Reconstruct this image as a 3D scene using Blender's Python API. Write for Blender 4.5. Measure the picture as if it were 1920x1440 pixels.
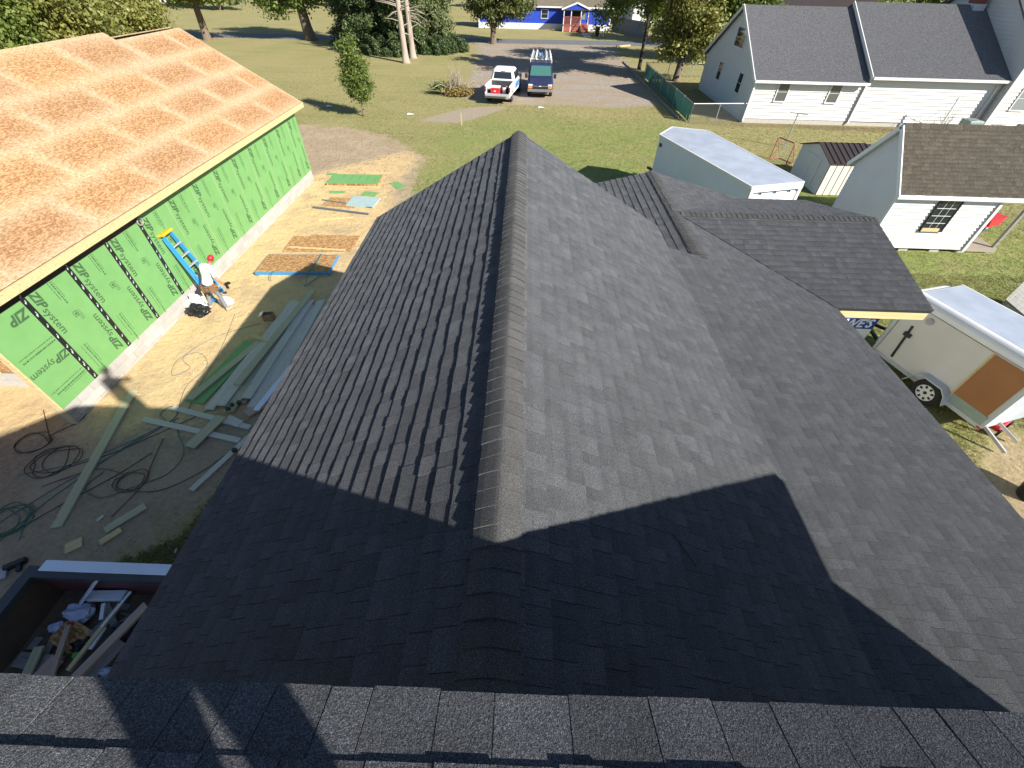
import bpy, bmesh, math, random
import numpy as np
from mathutils import Vector, Matrix
RNG = random.Random(7)
NR = np.random.RandomState(11)
R = math.radians
scene = bpy.context.scene
COL = scene.collection
for o in list(bpy.data.objects):
    bpy.data.objects.remove(o)

# ------------------------------------------------------------------ camera, sky, sun, exposure
CAMP = Vector((0, 0, 7.77))
cam = bpy.data.cameras.new('camera')
camo = bpy.data.objects.new('camera', cam)
COL.objects.link(camo)
cam.sensor_width = 36
cam.lens = 790 / 1920 * 36
cam.clip_start = 0.05
cam.clip_end = 2000
camo.matrix_world = Matrix(((0.999432, -0.032908, 0.007315, 0), (0.028518, 0.709597, -0.704031, 0),
                            (0.017978, 0.703839, 0.710132, 7.77), (0, 0, 0, 1)))
scene.camera = camo
SUN = Vector((-0.67388, 0.513877, -0.530863))          # direction the light travels
world = bpy.data.worlds.new('World')
scene.world = world
world.use_nodes = True
wn = world.node_tree
bg = wn.nodes['Background']
sky = wn.nodes.new('ShaderNodeTexSky')
sky.sky_type = 'NISHITA'
sky.sun_disc = False
sky.sun_elevation = R(32.06)
sky.sun_rotation = math.atan2(0.67388, -0.513877)
sky.air_density = 0.8
sky.dust_density = 0.2
sky.ozone_density = 2.0
bg.inputs['Strength'].default_value = 0.075
wn.links.new(sky.outputs[0], bg.inputs[0])
sl = bpy.data.lights.new('sun', 'SUN')
sl.energy = 5.0
sl.angle = R(0.53)
sl.color = (1.0, 0.95, 0.87)
so = bpy.data.objects.new('sun', sl)
COL.objects.link(so)
so.location = (30, -25, 30)
so.rotation_euler = SUN.to_track_quat('-Z', 'Y').to_euler()
scene.view_settings.view_transform = 'Standard'
scene.view_settings.look = 'None'
scene.view_settings.gamma = 1
scene.view_settings.exposure = 1.0
scene.render.resolution_x = 1024
scene.render.resolution_y = 768

# ------------------------------------------------------------------ helpers
class MB:
    """collects faces; build() links them as one mesh object"""
    def __init__(s):
        s.v = []; s.f = []; s.t = []
    def add(s, vs, fs, tint=1.0):
        b = len(s.v)
        s.v += [tuple(p) for p in vs]
        for f in fs:
            s.f.append(tuple(i + b for i in f)); s.t.append(tint)
        return s
    def box(s, x0, x1, y0, y1, z0, z1, tint=1.0):
        v = [(x, y, z) for z in (z0, z1) for y in (y0, y1) for x in (x0, x1)]
        return s.add(v, [(0, 2, 3, 1), (4, 5, 7, 6), (0, 1, 5, 4), (2, 6, 7, 3), (0, 4, 6, 2), (1, 3, 7, 5)], tint)
    def obox(s, c, ax, h, tint=1.0):
        c = Vector(c); a = [Vector(q).normalized() * k for q, k in zip(ax, h)]
        v = [c + sx * a[0] + sy * a[1] + sz * a[2] for sz in (-1, 1) for sy in (-1, 1) for sx in (-1, 1)]
        return s.add(v, [(0, 2, 3, 1), (4, 5, 7, 6), (0, 1, 5, 4), (2, 6, 7, 3), (0, 4, 6, 2), (1, 3, 7, 5)], tint)
    def bar(s, a, b, w, t, up=(0, 0, 1), tint=1.0):
        a = Vector(a); b = Vector(b); d = (b - a)
        L = d.length; d.normalize(); up = Vector(up)
        sd = d.cross(up)
        if sd.length < 1e-4: sd = d.cross(Vector((1, 0, 0)))
        sd.normalize(); u2 = sd.cross(d)
        return s.obox((a + b) / 2, (d, sd, u2), (L / 2, w / 2, t / 2), tint)
    def prism(s, poly, d, tint=1.0):
        """closed polygon of 3d points, extruded by d"""
        n = len(poly); d = Vector(d)
        v = [Vector(p) for p in poly]; v2 = [p + d for p in v]
        fs = [tuple(range(n - 1, -1, -1)), tuple(range(n, 2 * n))]
        fs += [(i, (i + 1) % n, (i + 1) % n + n, i + n) for i in range(n)]
        return s.add(v + v2, fs, tint)
    def tube(s, pts, r, n=6, cap=True, tint=1.0):
        pts = [Vector(p) for p in pts]
        rr = r if isinstance(r, (list, tuple)) else [r] * len(pts)
        rings = []; side = None
        for i, p in enumerate(pts):
            d = (pts[min(i + 1, len(pts) - 1)] - pts[max(i - 1, 0)])
            if d.length < 1e-9: d = Vector((0, 0, 1))
            d.normalize()
            if side is None:
                side = d.cross(Vector((0, 0, 1)))
                if side.length < 1e-3: side = d.cross(Vector((1, 0, 0)))
            side = (side - d * side.dot(d))
            if side.length < 1e-6: side = d.orthogonal()
            side.normalize(); u = d.cross(side)
            rings.append([p + rr[i] * (math.cos(a) * side + math.sin(a) * u) for a in [2 * math.pi * k / n for k in range(n)]])
        v = [q for rg in rings for q in rg]; fs = []
        for i in range(len(pts) - 1):
            for k in range(n):
                fs.append((i * n + k, i * n + (k + 1) % n, (i + 1) * n + (k + 1) % n, (i + 1) * n + k))
        if cap:
            fs.append(tuple(range(n - 1, -1, -1))); m = (len(pts) - 1) * n
            fs.append(tuple(range(m, m + n)))
        return s.add(v, fs, tint)
    def ball(s, c, r, nu=10, nv=6, tint=1.0):
        c = Vector(c); rx, ry, rz = (r, r, r) if not isinstance(r, (tuple, list)) else r
        v = [c + Vector((0, 0, -rz))]
        for j in range(1, nv):
            p = -math.pi / 2 + math.pi * j / nv
            for i in range(nu):
                a = 2 * math.pi * i / nu
                v.append(c + Vector((rx * math.cos(p) * math.cos(a), ry * math.cos(p) * math.sin(a), rz * math.sin(p))))
        v.append(c + Vector((0, 0, rz)))
        fs = [(0, 1 + (i + 1) % nu, 1 + i) for i in range(nu)]
        for j in range(nv - 2):
            for i in range(nu):
                a = 1 + j * nu + i; b = 1 + j * nu + (i + 1) % nu
                fs.append((a, b, b + nu, a + nu))
        l = len(v) - 1; m = 1 + (nv - 2) * nu
        fs += [(m + i, m + (i + 1) % nu, l) for i in range(nu)]
        return s.add(v, fs, tint)
    def build(s, name, mat, parent=None, smooth=False, loc=None, rot=None):
        me = bpy.data.meshes.new(name)
        me.from_pydata(s.v, [], s.f)
        if True:
            at = me.attributes.new('tint', 'FLOAT', 'FACE')
            at.data.foreach_set('value', s.t)
        if smooth:
            me.polygons.foreach_set('use_smooth', [True] * len(me.polygons))
        me.materials.append(mat)
        return link(name, me, parent, loc, rot)

def link(name, me, parent=None, loc=None, rot=None):
    o = bpy.data.objects.new(name, me)
    COL.objects.link(o)
    if parent is not None: o.parent = parent
    if loc is not None: o.location = loc
    if rot is not None: o.rotation_euler = rot
    return o

def bevel_mesh(o, w, seg=2):
    bm = bmesh.new(); bm.from_mesh(o.data)
    bmesh.ops.bevel(bm, geom=bm.edges[:], offset=w, segments=seg, affect='EDGES', profile=0.6)
    bm.to_mesh(o.data); bm.free()
    return o

def tag(o, label=None, cat=None, group=None, kind=None):
    if label: o['label'] = label
    if cat: o['category'] = cat
    if group: o['group'] = group
    if kind: o['kind'] = kind
    return o

def empty(name, loc, label, cat, group=None, rz=0):
    o = bpy.data.objects.new(name, None)
    COL.objects.link(o); o.location = loc; o.rotation_euler = (0, 0, rz)
    return tag(o, label, cat, group)

def smooth_path(pts, n=6):
    pts = [Vector(p) for p in pts]; out = []
    P = [pts[0]] + pts + [pts[-1]]
    for i in range(1, len(P) - 2):
        for k in range(n):
            t = k / n; a, b, c, d = P[i - 1], P[i], P[i + 1], P[i + 2]
            out.append(0.5 * ((2 * b) + (-a + c) * t + (2 * a - 5 * b + 4 * c - d) * t * t + (-a + 3 * b - 3 * c + d) * t ** 3))
    out.append(pts[-1])
    return out

# ------------------------------------------------------------------ materials
def nodes(name):
    m = bpy.data.materials.new(name); m.use_nodes = True
    nt = m.node_tree; b = nt.nodes['Principled BSDF']
    return m, nt, b
def N(nt, t, **kw):
    n = nt.nodes.new(t)
    for k, v in kw.items():
        if k in n.inputs.keys(): n.inputs[k].default_value = v
        else: setattr(n, k, v)
    return n
def ramp(nt, fac, stops):
    r = nt.nodes.new('ShaderNodeValToRGB')
    while len(r.color_ramp.elements) < len(stops): r.color_ramp.elements.new(0.5)
    for e, (p, c) in zip(r.color_ramp.elements, stops):
        e.position = p; e.color = (c[0], c[1], c[2], 1) if not isinstance(c, (int, float)) else (c, c, c, 1)
    nt.links.new(fac, r.inputs[0]); return r.outputs[0]
def coords(nt, kind='pos', scale=(1, 1, 1)):
    if kind == 'pos': c = nt.nodes.new('ShaderNodeNewGeometry').outputs['Position']
    else: c = nt.nodes.new('ShaderNodeTexCoord').outputs['Object' if kind == 'obj' else 'Generated']
    m = nt.nodes.new('ShaderNodeMapping'); m.inputs['Scale'].default_value = scale
    nt.links.new(c, m.inputs[0]); return m.outputs[0]
def noise(nt, vec, scale, detail=4, rough=0.6):
    n = nt.nodes.new('ShaderNodeTexNoise'); n.inputs['Scale'].default_value = scale
    n.inputs['Detail'].default_value = detail; n.inputs['Roughness'].default_value = rough
    nt.links.new(vec, n.inputs['Vector']); return n.outputs[0]
def mixc(nt, fac, a, b, mode='MIX'):
    n = nt.nodes.new('ShaderNodeMix'); n.data_type = 'RGBA'; n.blend_type = mode
    for i, s in ((0, fac), (6, a), (7, b)):
        if isinstance(s, (int, float)): n.inputs[i].default_value = s
        elif isinstance(s, tuple): n.inputs[i].default_value = (s[0], s[1], s[2], 1)
        else: nt.links.new(s, n.inputs[i])
    return n.outputs[2]
def math_(nt, op, a, b=0.0, clamp=False):
    n = nt.nodes.new('ShaderNodeMath'); n.operation = op; n.use_clamp = clamp
    for i, s in ((0, a), (1, b)):
        if isinstance(s, (int, float)): n.inputs[i].default_value = s
        else: nt.links.new(s, n.inputs[i])
    return n.outputs[0]
def bump(nt, b, h, strength=0.3, dist=0.02):
    n = nt.nodes.new('ShaderNodeBump'); n.inputs['Strength'].default_value = strength; n.inputs['Distance'].default_value = dist
    nt.links.new(h, n.inputs['Height']); nt.links.new(n.outputs[0], b.inputs['Normal'])

def mat(name, c1, c2=None, scale=4.0, rough=0.75, bmp=0.0, bscale=30.0, metal=0.0, kind='pos', st=(1, 1, 1), detail=4, tint=False, contrast=0.25, emit=0):
    m, nt, b = nodes(name)
    b.inputs['Roughness'].default_value = rough; b.inputs['Metallic'].default_value = metal
    c2 = c2 or tuple(x * 0.78 for x in c1)
    v = coords(nt, kind, st)
    col = ramp(nt, noise(nt, v, scale, detail), [(0.5 - contrast, c2), (0.5 + contrast, c1)])
    if tint:
        a = nt.nodes.new('ShaderNodeAttribute'); a.attribute_name = 'tint'
        col = mixc(nt, 1.0, col, a.outputs['Color'], 'MULTIPLY')
    nt.links.new(col, b.inputs['Base Color'])
    if bmp: bump(nt, b, noise(nt, v, bscale, 5), bmp)
    return m

MT = {}
def shingle_mat(name, dark, light, speck, gran=460.0):
    m, nt, b = nodes(name)
    b.inputs['Roughness'].default_value = 0.92
    b.inputs['Specular IOR Level'].default_value = 0.2
    if 'Diffuse Roughness' in b.inputs: b.inputs['Diffuse Roughness'].default_value = 1.0
    v = coords(nt)
    g = noise(nt, v, gran, 3, 0.8)
    g2 = noise(nt, v, gran * 0.36, 3, 0.75)
    big = noise(nt, v, 5.0, 5, 0.65)
    col = ramp(nt, g, [(0.34, tuple(x * 0.3 for x in dark)), (0.48, dark), (0.58, light), (0.68, speck)])
    col = mixc(nt, 1.0, col, ramp(nt, g2, [(0.34, (0.56, 0.56, 0.57)), (0.5, (1.0, 1.0, 1.0)), (0.66, (1.58, 1.57, 1.55))]), 'MULTIPLY')
    col = mixc(nt, 1.0, col, ramp(nt, big, [(0.25, (0.85, 0.85, 0.86)), (0.75, (1.13, 1.12, 1.10))]), 'MULTIPLY')
    # chalky scuffs running down the slope
    sc = noise(nt, coords(nt, 'pos', (3, 26, 3)), 1.6, 6, 0.7)
    col = mixc(nt, ramp(nt, sc, [(0.70, 0.0), (0.84, 0.22)]), col, (0.30, 0.29, 0.26))
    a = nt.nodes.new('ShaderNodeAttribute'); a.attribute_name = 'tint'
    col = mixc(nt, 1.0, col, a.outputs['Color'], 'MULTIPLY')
    nt.links.new(col, b.inputs['Base Color'])
    bump(nt, b, g2, 1.0, 0.006)
    return m
MT['shingle'] = shingle_mat('charcoal_shingle', (0.054, 0.057, 0.063), (0.126, 0.131, 0.140), (0.29, 0.30, 0.31))
MT['cap'] = shingle_mat('ridge_cap_shingle', (0.052, 0.053, 0.054), (0.115, 0.115, 0.113), (0.26, 0.255, 0.245))
MT['shingle_house'] = shingle_mat('neighbour_shingle', (0.11, 0.11, 0.118), (0.18, 0.18, 0.19), (0.25, 0.25, 0.25), 60)
MT['shingle_tan'] = shingle_mat('tan_shingle', (0.12, 0.10, 0.075), (0.21, 0.18, 0.135), (0.32, 0.28, 0.22), 120)

def osb_mat(name, c_dark, c_mid, c_light, dust=True, sc=26.0):
    m, nt, b = nodes(name); b.inputs['Roughness'].default_value = 0.85
    v = coords(nt, 'obj', (1, 0.30, 1)); v2 = coords(nt, 'obj', (0.75, 0.4, 1))
    vo = nt.nodes.new('ShaderNodeTexVoronoi'); vo.inputs['Scale'].default_value = sc * 1.6; nt.links.new(v, vo.inputs['Vector'])
    vo2 = nt.nodes.new('ShaderNodeTexVoronoi'); vo2.inputs['Scale'].default_value = sc * 1.2; nt.links.new(v2, vo2.inputs['Vector'])
    s1 = N(nt, 'ShaderNodeSeparateColor'); nt.links.new(vo.outputs['Color'], s1.inputs[0])
    s2 = N(nt, 'ShaderNodeSeparateColor'); nt.links.new(vo2.outputs['Color'], s2.inputs[0])
    f = math_(nt, 'MULTIPLY', math_(nt, 'ADD', s1.outputs[0], s2.outputs[1]), 0.5)
    n1 = noise(nt, coords(nt, 'obj', (1, 0.25, 1)), sc * 3, 4)
    f = math_(nt, 'ADD', math_(nt, 'MULTIPLY', f, 0.7), math_(nt, 'MULTIPLY', n1, 0.3))
    col = ramp(nt, f, [(0.36, c_dark), (0.5, c_mid), (0.64, c_light)])
    if dust:
        g = nt.nodes.new('ShaderNodeTexCoord').outputs['Generated']
        sp = N(nt, 'ShaderNodeSeparateXYZ'); nt.links.new(g, sp.inputs[0])
        def edge(o, k):   # saw dust lies along the joints and over the rafter lines
            q = math_(nt, 'PINGPONG', math_(nt, 'MULTIPLY', o, k), 0.5)
            return q
        ex = edge(sp.outputs[0], 1.0); ey = math_(nt, 'MULTIPLY', edge(sp.outputs[1], 1.0), 2.0)
        d = math_(nt, 'MINIMUM', ex, ey)
        nn = noise(nt, coords(nt, 'pos', (1, 1, 1)), 5.0, 10, 0.8)
        d = math_(nt, 'ADD', d, math_(nt, 'MULTIPLY', math_(nt, 'SUBTRACT', nn, 0.5), 0.42))
        oi2 = nt.nodes.new('ShaderNodeObjectInfo')
        d = math_(nt, 'ADD', d, math_(nt, 'MULTIPLY', math_(nt, 'SUBTRACT', oi2.outputs['Random'], 0.5), 0.10))
        d = math_(nt, 'ADD', d, math_(nt, 'MULTIPLY', math_(nt, 'SUBTRACT', noise(nt, coords(nt), 0.8, 3), 0.5), 0.3))
        fac = ramp(nt, d, [(0.0, 0.8), (0.10, 0.42), (0.30, 0.06), (0.45, 0.0)])
        fl = ramp(nt, noise(nt, coords(nt, 'obj', (1, 0.4, 1)), 26, 3), [(0.35, 0.25), (0.6, 1.0)])
        col = mixc(nt, math_(nt, 'MULTIPLY', fac, fl), col, (0.55, 0.42, 0.265))
    oi = nt.nodes.new('ShaderNodeObjectInfo')
    col = mixc(nt, 1.0, col, ramp(nt, oi.outputs['Random'], [(0.0, (0.91, 0.91, 0.92)), (1.0, (1.09, 1.08, 1.05))]), 'MULTIPLY')
    nt.links.new(col, b.inputs['Base Color'])
    bump(nt, b, f, 0.35, 0.01)
    return m
MT['osb_roof'] = osb_mat('osb_roof', (0.24, 0.118, 0.047), (0.345, 0.185, 0.080), (0.455, 0.275, 0.135), sc=40.0)
MT['osb'] = osb_mat('osb_sheet', (0.22, 0.10, 0.035), (0.37, 0.20, 0.075), (0.50, 0.31, 0.14), False, 34.0)

def wood_mat(name, c1, c2, sc=3.0):
    m, nt, b = nodes(name); b.inputs['Roughness'].default_value = 0.7
    v = coords(nt, 'obj', (0.35, 7, 7))
    col = ramp(nt, noise(nt, v, sc, 6, 0.7), [(0.3, c2), (0.7, c1)])
    kn = nt.nodes.new('ShaderNodeTexVoronoi'); kn.inputs['Scale'].default_value = 2.6
    nt.links.new(coords(nt, 'obj', (0.9, 3.2, 3.2)), kn.inputs['Vector'])
    col = mixc(nt, ramp(nt, kn.outputs['Distance'], [(0.06, 0.7), (0.12, 0.0)]), col, tuple(x * 0.3 for x in c2))
    nt.links.new(col, b.inputs['Base Color']); return m
MT['pine'] = wood_mat('pine_board', (0.62, 0.50, 0.27), (0.46, 0.34, 0.16))
MT['treated'] = wood_mat('treated_lumber', (0.47, 0.44, 0.29), (0.35, 0.32, 0.19))
MT['pale'] = wood_mat('pale_lumber', (0.58, 0.55, 0.47), (0.44, 0.41, 0.33))
MT['greywood'] = wood_mat('weathered_wood', (0.30, 0.29, 0.26), (0.17, 0.165, 0.15))
MT['deck'] = wood_mat('deck_wood', (0.36, 0.31, 0.25), (0.25, 0.21, 0.16))
MT['pinkwood'] = wood_mat('reddish_lumber', (0.50, 0.36, 0.27), (0.36, 0.24, 0.17))
MT['zip'] = mat('green_sheathing', (0.160, 0.345, 0.118), (0.135, 0.305, 0.10), 3, 0.6, 0.05, 40)
MT['ink'] = mat('dark_print', (0.05, 0.115, 0.045), (0.04, 0.095, 0.036), 30, 0.7)
MT['tape'] = mat('black_tape', (0.012, 0.013, 0.014), None, 9, 0.45)
MT['tapeprint'] = mat('white_tape_print', (0.6, 0.62, 0.65), None, 9, 0.5)
MT['block'] = mat('pale_block', (0.44, 0.42, 0.385), (0.37, 0.35, 0.32), 6, 0.9, 0.25, 60, tint=True)
MT['mortar'] = mat('mortar', (0.20, 0.185, 0.165), None, 14, 0.95)
MT['siding'] = mat('white_siding', (0.60, 0.60, 0.58), (0.54, 0.535, 0.51), 1.2, 0.55, contrast=0.35)
MT['trim'] = mat('white_trim', (0.68, 0.68, 0.665), (0.62, 0.62, 0.605), 3, 0.5)
MT['blue'] = mat('blue_siding', (0.012, 0.055, 0.46), (0.010, 0.045, 0.38), 1.5, 0.55)
MT['darkmetal'] = mat('dark_brown_metal', (0.060, 0.045, 0.040), (0.045, 0.033, 0.030), 4, 0.45, metal=0.2)
MT['alu'] = mat('aluminium_sheet', (0.62, 0.66, 0.72), (0.46, 0.50, 0.56), 1.4, 0.42, 0.03, 3, metal=0.4, contrast=0.2)
MT['whitepaint'] = mat('white_paint', (0.78, 0.78, 0.76), (0.70, 0.70, 0.67), 2, 0.35)
MT['coolwhite'] = mat('cool_white_paint', (0.58, 0.66, 0.78), (0.52, 0.60, 0.72), 1.5, 0.4)
MT['trailerwhite'] = mat('dull_white_panel', (0.66, 0.63, 0.58), (0.58, 0.55, 0.50), 1.6, 0.45, contrast=0.3)
MT['ply'] = mat('stained_plywood', (0.36, 0.155, 0.055), (0.29, 0.12, 0.042), 2.2, 0.6, kind='obj', st=(1, 4, 1), contrast=0.3)
MT['black'] = mat('black_plastic', (0.018, 0.018, 0.02), None, 6, 0.5)
MT['rubber'] = mat('tyre_rubber', (0.02, 0.02, 0.021), None, 9, 0.85, 0.2, 50)
MT['steel'] = mat('galvanised_steel', (0.48, 0.49, 0.50), (0.36, 0.37, 0.38), 8, 0.45, metal=0.6)
MT['chrome'] = mat('bumper_steel', (0.55, 0.56, 0.58), (0.42, 0.43, 0.45), 5, 0.3, metal=0.85)
MT['navy'] = mat('navy_paint', (0.022, 0.028, 0.075), (0.018, 0.022, 0.06), 2, 0.28)
MT['sky_blue'] = mat('blue_decal', (0.10, 0.26, 0.55), None, 3, 0.4)
MT['red'] = mat('red_plastic', (0.55, 0.025, 0.03), (0.45, 0.02, 0.025), 3, 0.45)
MT['amber'] = mat('amber_lens', (0.7, 0.25, 0.05), None, 5, 0.3)
MT['lens'] = mat('clear_lens', (0.65, 0.68, 0.72), (0.5, 0.53, 0.57), 8, 0.2)
MT['ladderblue'] = mat('blue_fibreglass', (0.045, 0.30, 0.62), (0.04, 0.25, 0.54), 5, 0.45)
MT['yellow'] = mat('yellow_plastic', (0.75, 0.46, 0.02), (0.66, 0.38, 0.015), 6, 0.5)
MT['grey_plastic'] = mat('grey_aluminium_tread', (0.42, 0.42, 0.42), None, 7, 0.5)
MT['brick'] = mat('brick', (0.27, 0.085, 0.055), (0.18, 0.055, 0.04), 24, 0.9, 0.3, 40)
MT['porchred'] = mat('red_porch_wood', (0.33, 0.10, 0.07), (0.25, 0.075, 0.055), 4, 0.7)
MT['concrete'] = mat('concrete', (0.46, 0.43, 0.38), (0.36, 0.34, 0.30), 6, 0.9, 0.2, 30)
MT['soil'] = mat('bare_soil', (0.17, 0.125, 0.085), (0.06, 0.045, 0.035), 5, 0.95, 0.4, 20)
MT['greenslat'] = mat('green_fence_slat', (0.025, 0.17, 0.12), (0.02, 0.13, 0.095), 5, 0.55)
MT['acgreen'] = mat('grey_green_paint', (0.30, 0.37, 0.33), (0.24, 0.30, 0.27), 6, 0.5)
MT['maroon'] = mat('maroon_steel', (0.15, 0.045, 0.055), (0.10, 0.035, 0.04), 3, 0.6, 0.2, 12, contrast=0.3)
MT['rust'] = mat('rusty_steel', (0.12, 0.085, 0.05), (0.06, 0.045, 0.035), 2.5, 0.8, 0.3, 14, contrast=0.3)
MT['rimsteel'] = mat('dark_rim_steel', (0.055, 0.058, 0.062), (0.035, 0.037, 0.04), 4, 0.6)
MT['vinyl'] = mat('white_vinyl', (0.74, 0.78, 0.84), (0.66, 0.70, 0.77), 3, 0.45)
MT['cloth_blue'] = mat('pale_blue_cloth', (0.50, 0.55, 0.68), (0.36, 0.40, 0.55), 8, 0.9, 0.5, 12)
MT['cloth_white'] = mat('white_cloth', (0.80, 0.80, 0.80), (0.70, 0.71, 0.74), 6, 0.9, 0.5, 14)
MT['bag'] = mat('black_bag', (0.012, 0.012, 0.013), None, 8, 0.25, 0.8, 16)
MT['cardboard'] = mat('cardboard', (0.32, 0.19, 0.10), (0.26, 0.15, 0.08), 6, 0.85)
MT['greenlime'] = mat('lime_plastic', (0.08, 0.42, 0.06), None, 8, 0.5)
MT['hose_green'] = mat('green_hose', (0.015, 0.13, 0.075), (0.012, 0.10, 0.06), 8, 0.5)
MT['hose_teal'] = mat('teal_hose', (0.02, 0.14, 0.17), (0.016, 0.11, 0.14), 8, 0.5)
MT['hose_black'] = mat('black_hose', (0.02, 0.022, 0.02), None, 8, 0.5)
MT['hose_red'] = mat('red_hose', (0.11, 0.035, 0.035), None, 8, 0.5)
MT['brandblue'] = mat('blue_wrap', (0.015, 0.05, 0.26), (0.013, 0.042, 0.22), 4, 0.4)
MT['skin'] = mat('skin', (0.42, 0.21, 0.13), (0.36, 0.17, 0.10), 12, 0.6)
MT['tshirt'] = mat('white_cotton', (0.80, 0.80, 0.80), (0.72, 0.72, 0.73), 7, 0.9, 0.4, 12)
MT['jeans'] = mat('grey_denim', (0.20, 0.20, 0.21), (0.14, 0.14, 0.15), 14, 0.9, 0.3, 20)
MT['bluejeans'] = mat('blue_denim', (0.08, 0.12, 0.2), (0.055, 0.085, 0.15), 14, 0.9, 0.3, 20)
MT['leather'] = mat('tan_leather', (0.20, 0.115, 0.06), (0.13, 0.07, 0.035), 9, 0.75, 0.3, 20)
MT['hair'] = mat('dark_hair', (0.03, 0.02, 0.015), None, 30, 0.8)
MT['boot'] = mat('pale_boot', (0.42, 0.37, 0.29), None, 9, 0.8)
MT['tarp'] = mat('pale_board_sheet', (0.36, 0.47, 0.46), (0.30, 0.40, 0.40), 4, 0.6)
MT['bluefoam'] = mat('blue_foam_edge', (0.06, 0.26, 0.50), (0.05, 0.22, 0.43), 8, 0.7)
MT['slate_pipe'] = mat('slate_pipe', (0.11, 0.14, 0.18), None, 8, 0.5)
MT['asphalt'] = mat('asphalt_road', (0.15, 0.15, 0.155), (0.115, 0.115, 0.12), 0.8, 0.9, 0.3, 30)
MT['bark'] = mat('bark', (0.19, 0.145, 0.10), (0.10, 0.075, 0.055), 6, 0.95, 0.7, 14, st=(1, 1, 0.25))
MT['barkdark'] = mat('dark_bark', (0.045, 0.035, 0.028), (0.03, 0.022, 0.018), 6, 0.95, 0.6, 14)
MT['barkpale'] = mat('pale_dead_bark', (0.40, 0.34, 0.27), (0.25, 0.20, 0.16), 5, 0.95, 0.6, 14, st=(1, 1, 0.3))

def glass_mat(name, col=(0.02, 0.025, 0.03)):
    m, nt, b = nodes(name)
    b.inputs['Base Color'].default_value = (*col, 1); b.inputs['Roughness'].default_value = 0.06
    b.inputs['Specular IOR Level'].default_value = 0.8
    return m
MT['glass'] = glass_mat('dark_window_glass')
MT['glass_green'] = glass_mat('windscreen_glass', (0.05, 0.14, 0.12))
MT['glass_blind'] = glass_mat('blind_behind_glass', (0.10, 0.10, 0.10))
MT['glass_pale'] = glass_mat('curtained_glass', (0.22, 0.24, 0.25))

def leaf_mat(name, lo, hi, transl=0.35):
    m, nt, b = nodes(name); b.inputs['Roughness'].default_value = 0.55
    a = nt.nodes.new('ShaderNodeAttribute'); a.attribute_name = 'tint'
    col = ramp(nt, a.outputs['Fac'], [(0.0, lo), (1.0, hi)])
    nt.links.new(col, b.inputs['Base Color'])
    t = nt.nodes.new('ShaderNodeBsdfTranslucent'); nt.links.new(mixc(nt, 0.4, col, (0.2, 0.26, 0.03)), t.inputs[0])
    mx = nt.nodes.new('ShaderNodeMixShader'); mx.inputs[0].default_value = transl
    nt.links.new(b.outputs[0], mx.inputs[1]); nt.links.new(t.outputs[0], mx.inputs[2])
    nt.links.new(mx.outputs[0], nt.nodes['Material Output'].inputs[0])
    return m
MT['leaf_mid'] = leaf_mat('mid_green_leaves', (0.05, 0.095, 0.018), (0.20, 0.25, 0.05))
MT['leaf_yellow'] = leaf_mat('yellow_green_leaves', (0.085, 0.12, 0.025), (0.36, 0.33, 0.09))
MT['leaf_bright'] = leaf_mat('bright_green_leaves', (0.065, 0.12, 0.02), (0.26, 0.30, 0.07))
MT['leaf_dark'] = leaf_mat('dark_evergreen', (0.016, 0.042, 0.014), (0.10, 0.14, 0.04), 0.15)
MT['leaf_droop'] = leaf_mat('drooping_evergreen', (0.05, 0.085, 0.028), (0.22, 0.245, 0.10), 0.2)
MT['leaf_cedar'] = leaf_mat('cedar_leaves', (0.03, 0.055, 0.012), (0.16, 0.17, 0.045), 0.2)
MT['leaf_dry'] = leaf_mat('dry_leaves', (0.16, 0.10, 0.03), (0.40, 0.30, 0.09), 0.3)
MT['grassblade'] = leaf_mat('grass_blades', (0.14, 0.165, 0.045), (0.40, 0.36, 0.155), 0.3)

# ------------------------------------------------------------------ ground: one sheet to the horizon
def seg_sdf(P, poly):
    """signed distance (inside positive) of points P (n,2) to a polygon"""
    poly = np.array(poly, float); n = len(poly)
    d = np.full(len(P), 1e9); ins = np.zeros(len(P), bool)
    for i in range(n):
        a = poly[i]; b = poly[(i + 1) % n]; e = b - a; w = P - a
        t = np.clip((w @ e) / (e @ e), 0, 1)
        d = np.minimum(d, np.linalg.norm(w - t[:, None] * e, axis=1))
        c = ((a[1] > P[:, 1]) != (b[1] > P[:, 1])) & (P[:, 0] < (b[0] - a[0]) * (P[:, 1] - a[1]) / (b[1] - a[1] + 1e-12) + a[0])
        ins ^= c
    return np.where(ins, d, -d)
def axis(lo, hi, step, far):
    core = np.arange(lo, hi + 1e-6, step)
    out = [10, 25, 60, 140, 320, far]
    return np.concatenate([[lo - q for q in out[::-1]], core, [hi + q for q in out]])
gx = axis(-24, 36, 0.5, 900); gy = axis(-8, 92, 0.5, 900)
XX, YY = np.meshgrid(gx, gy)
P2 = np.stack([XX.ravel(), YY.ravel()], 1)
gm = bpy.data.meshes.new('ground')
nx, ny = len(gx), len(gy)
quads = [(j * nx + i, j * nx + i + 1, (j + 1) * nx + i + 1, (j + 1) * nx + i) for j in range(ny - 1) for i in range(nx - 1)]
gm.from_pydata([(x, y, 0.0) for x, y in P2], [], quads)
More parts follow.
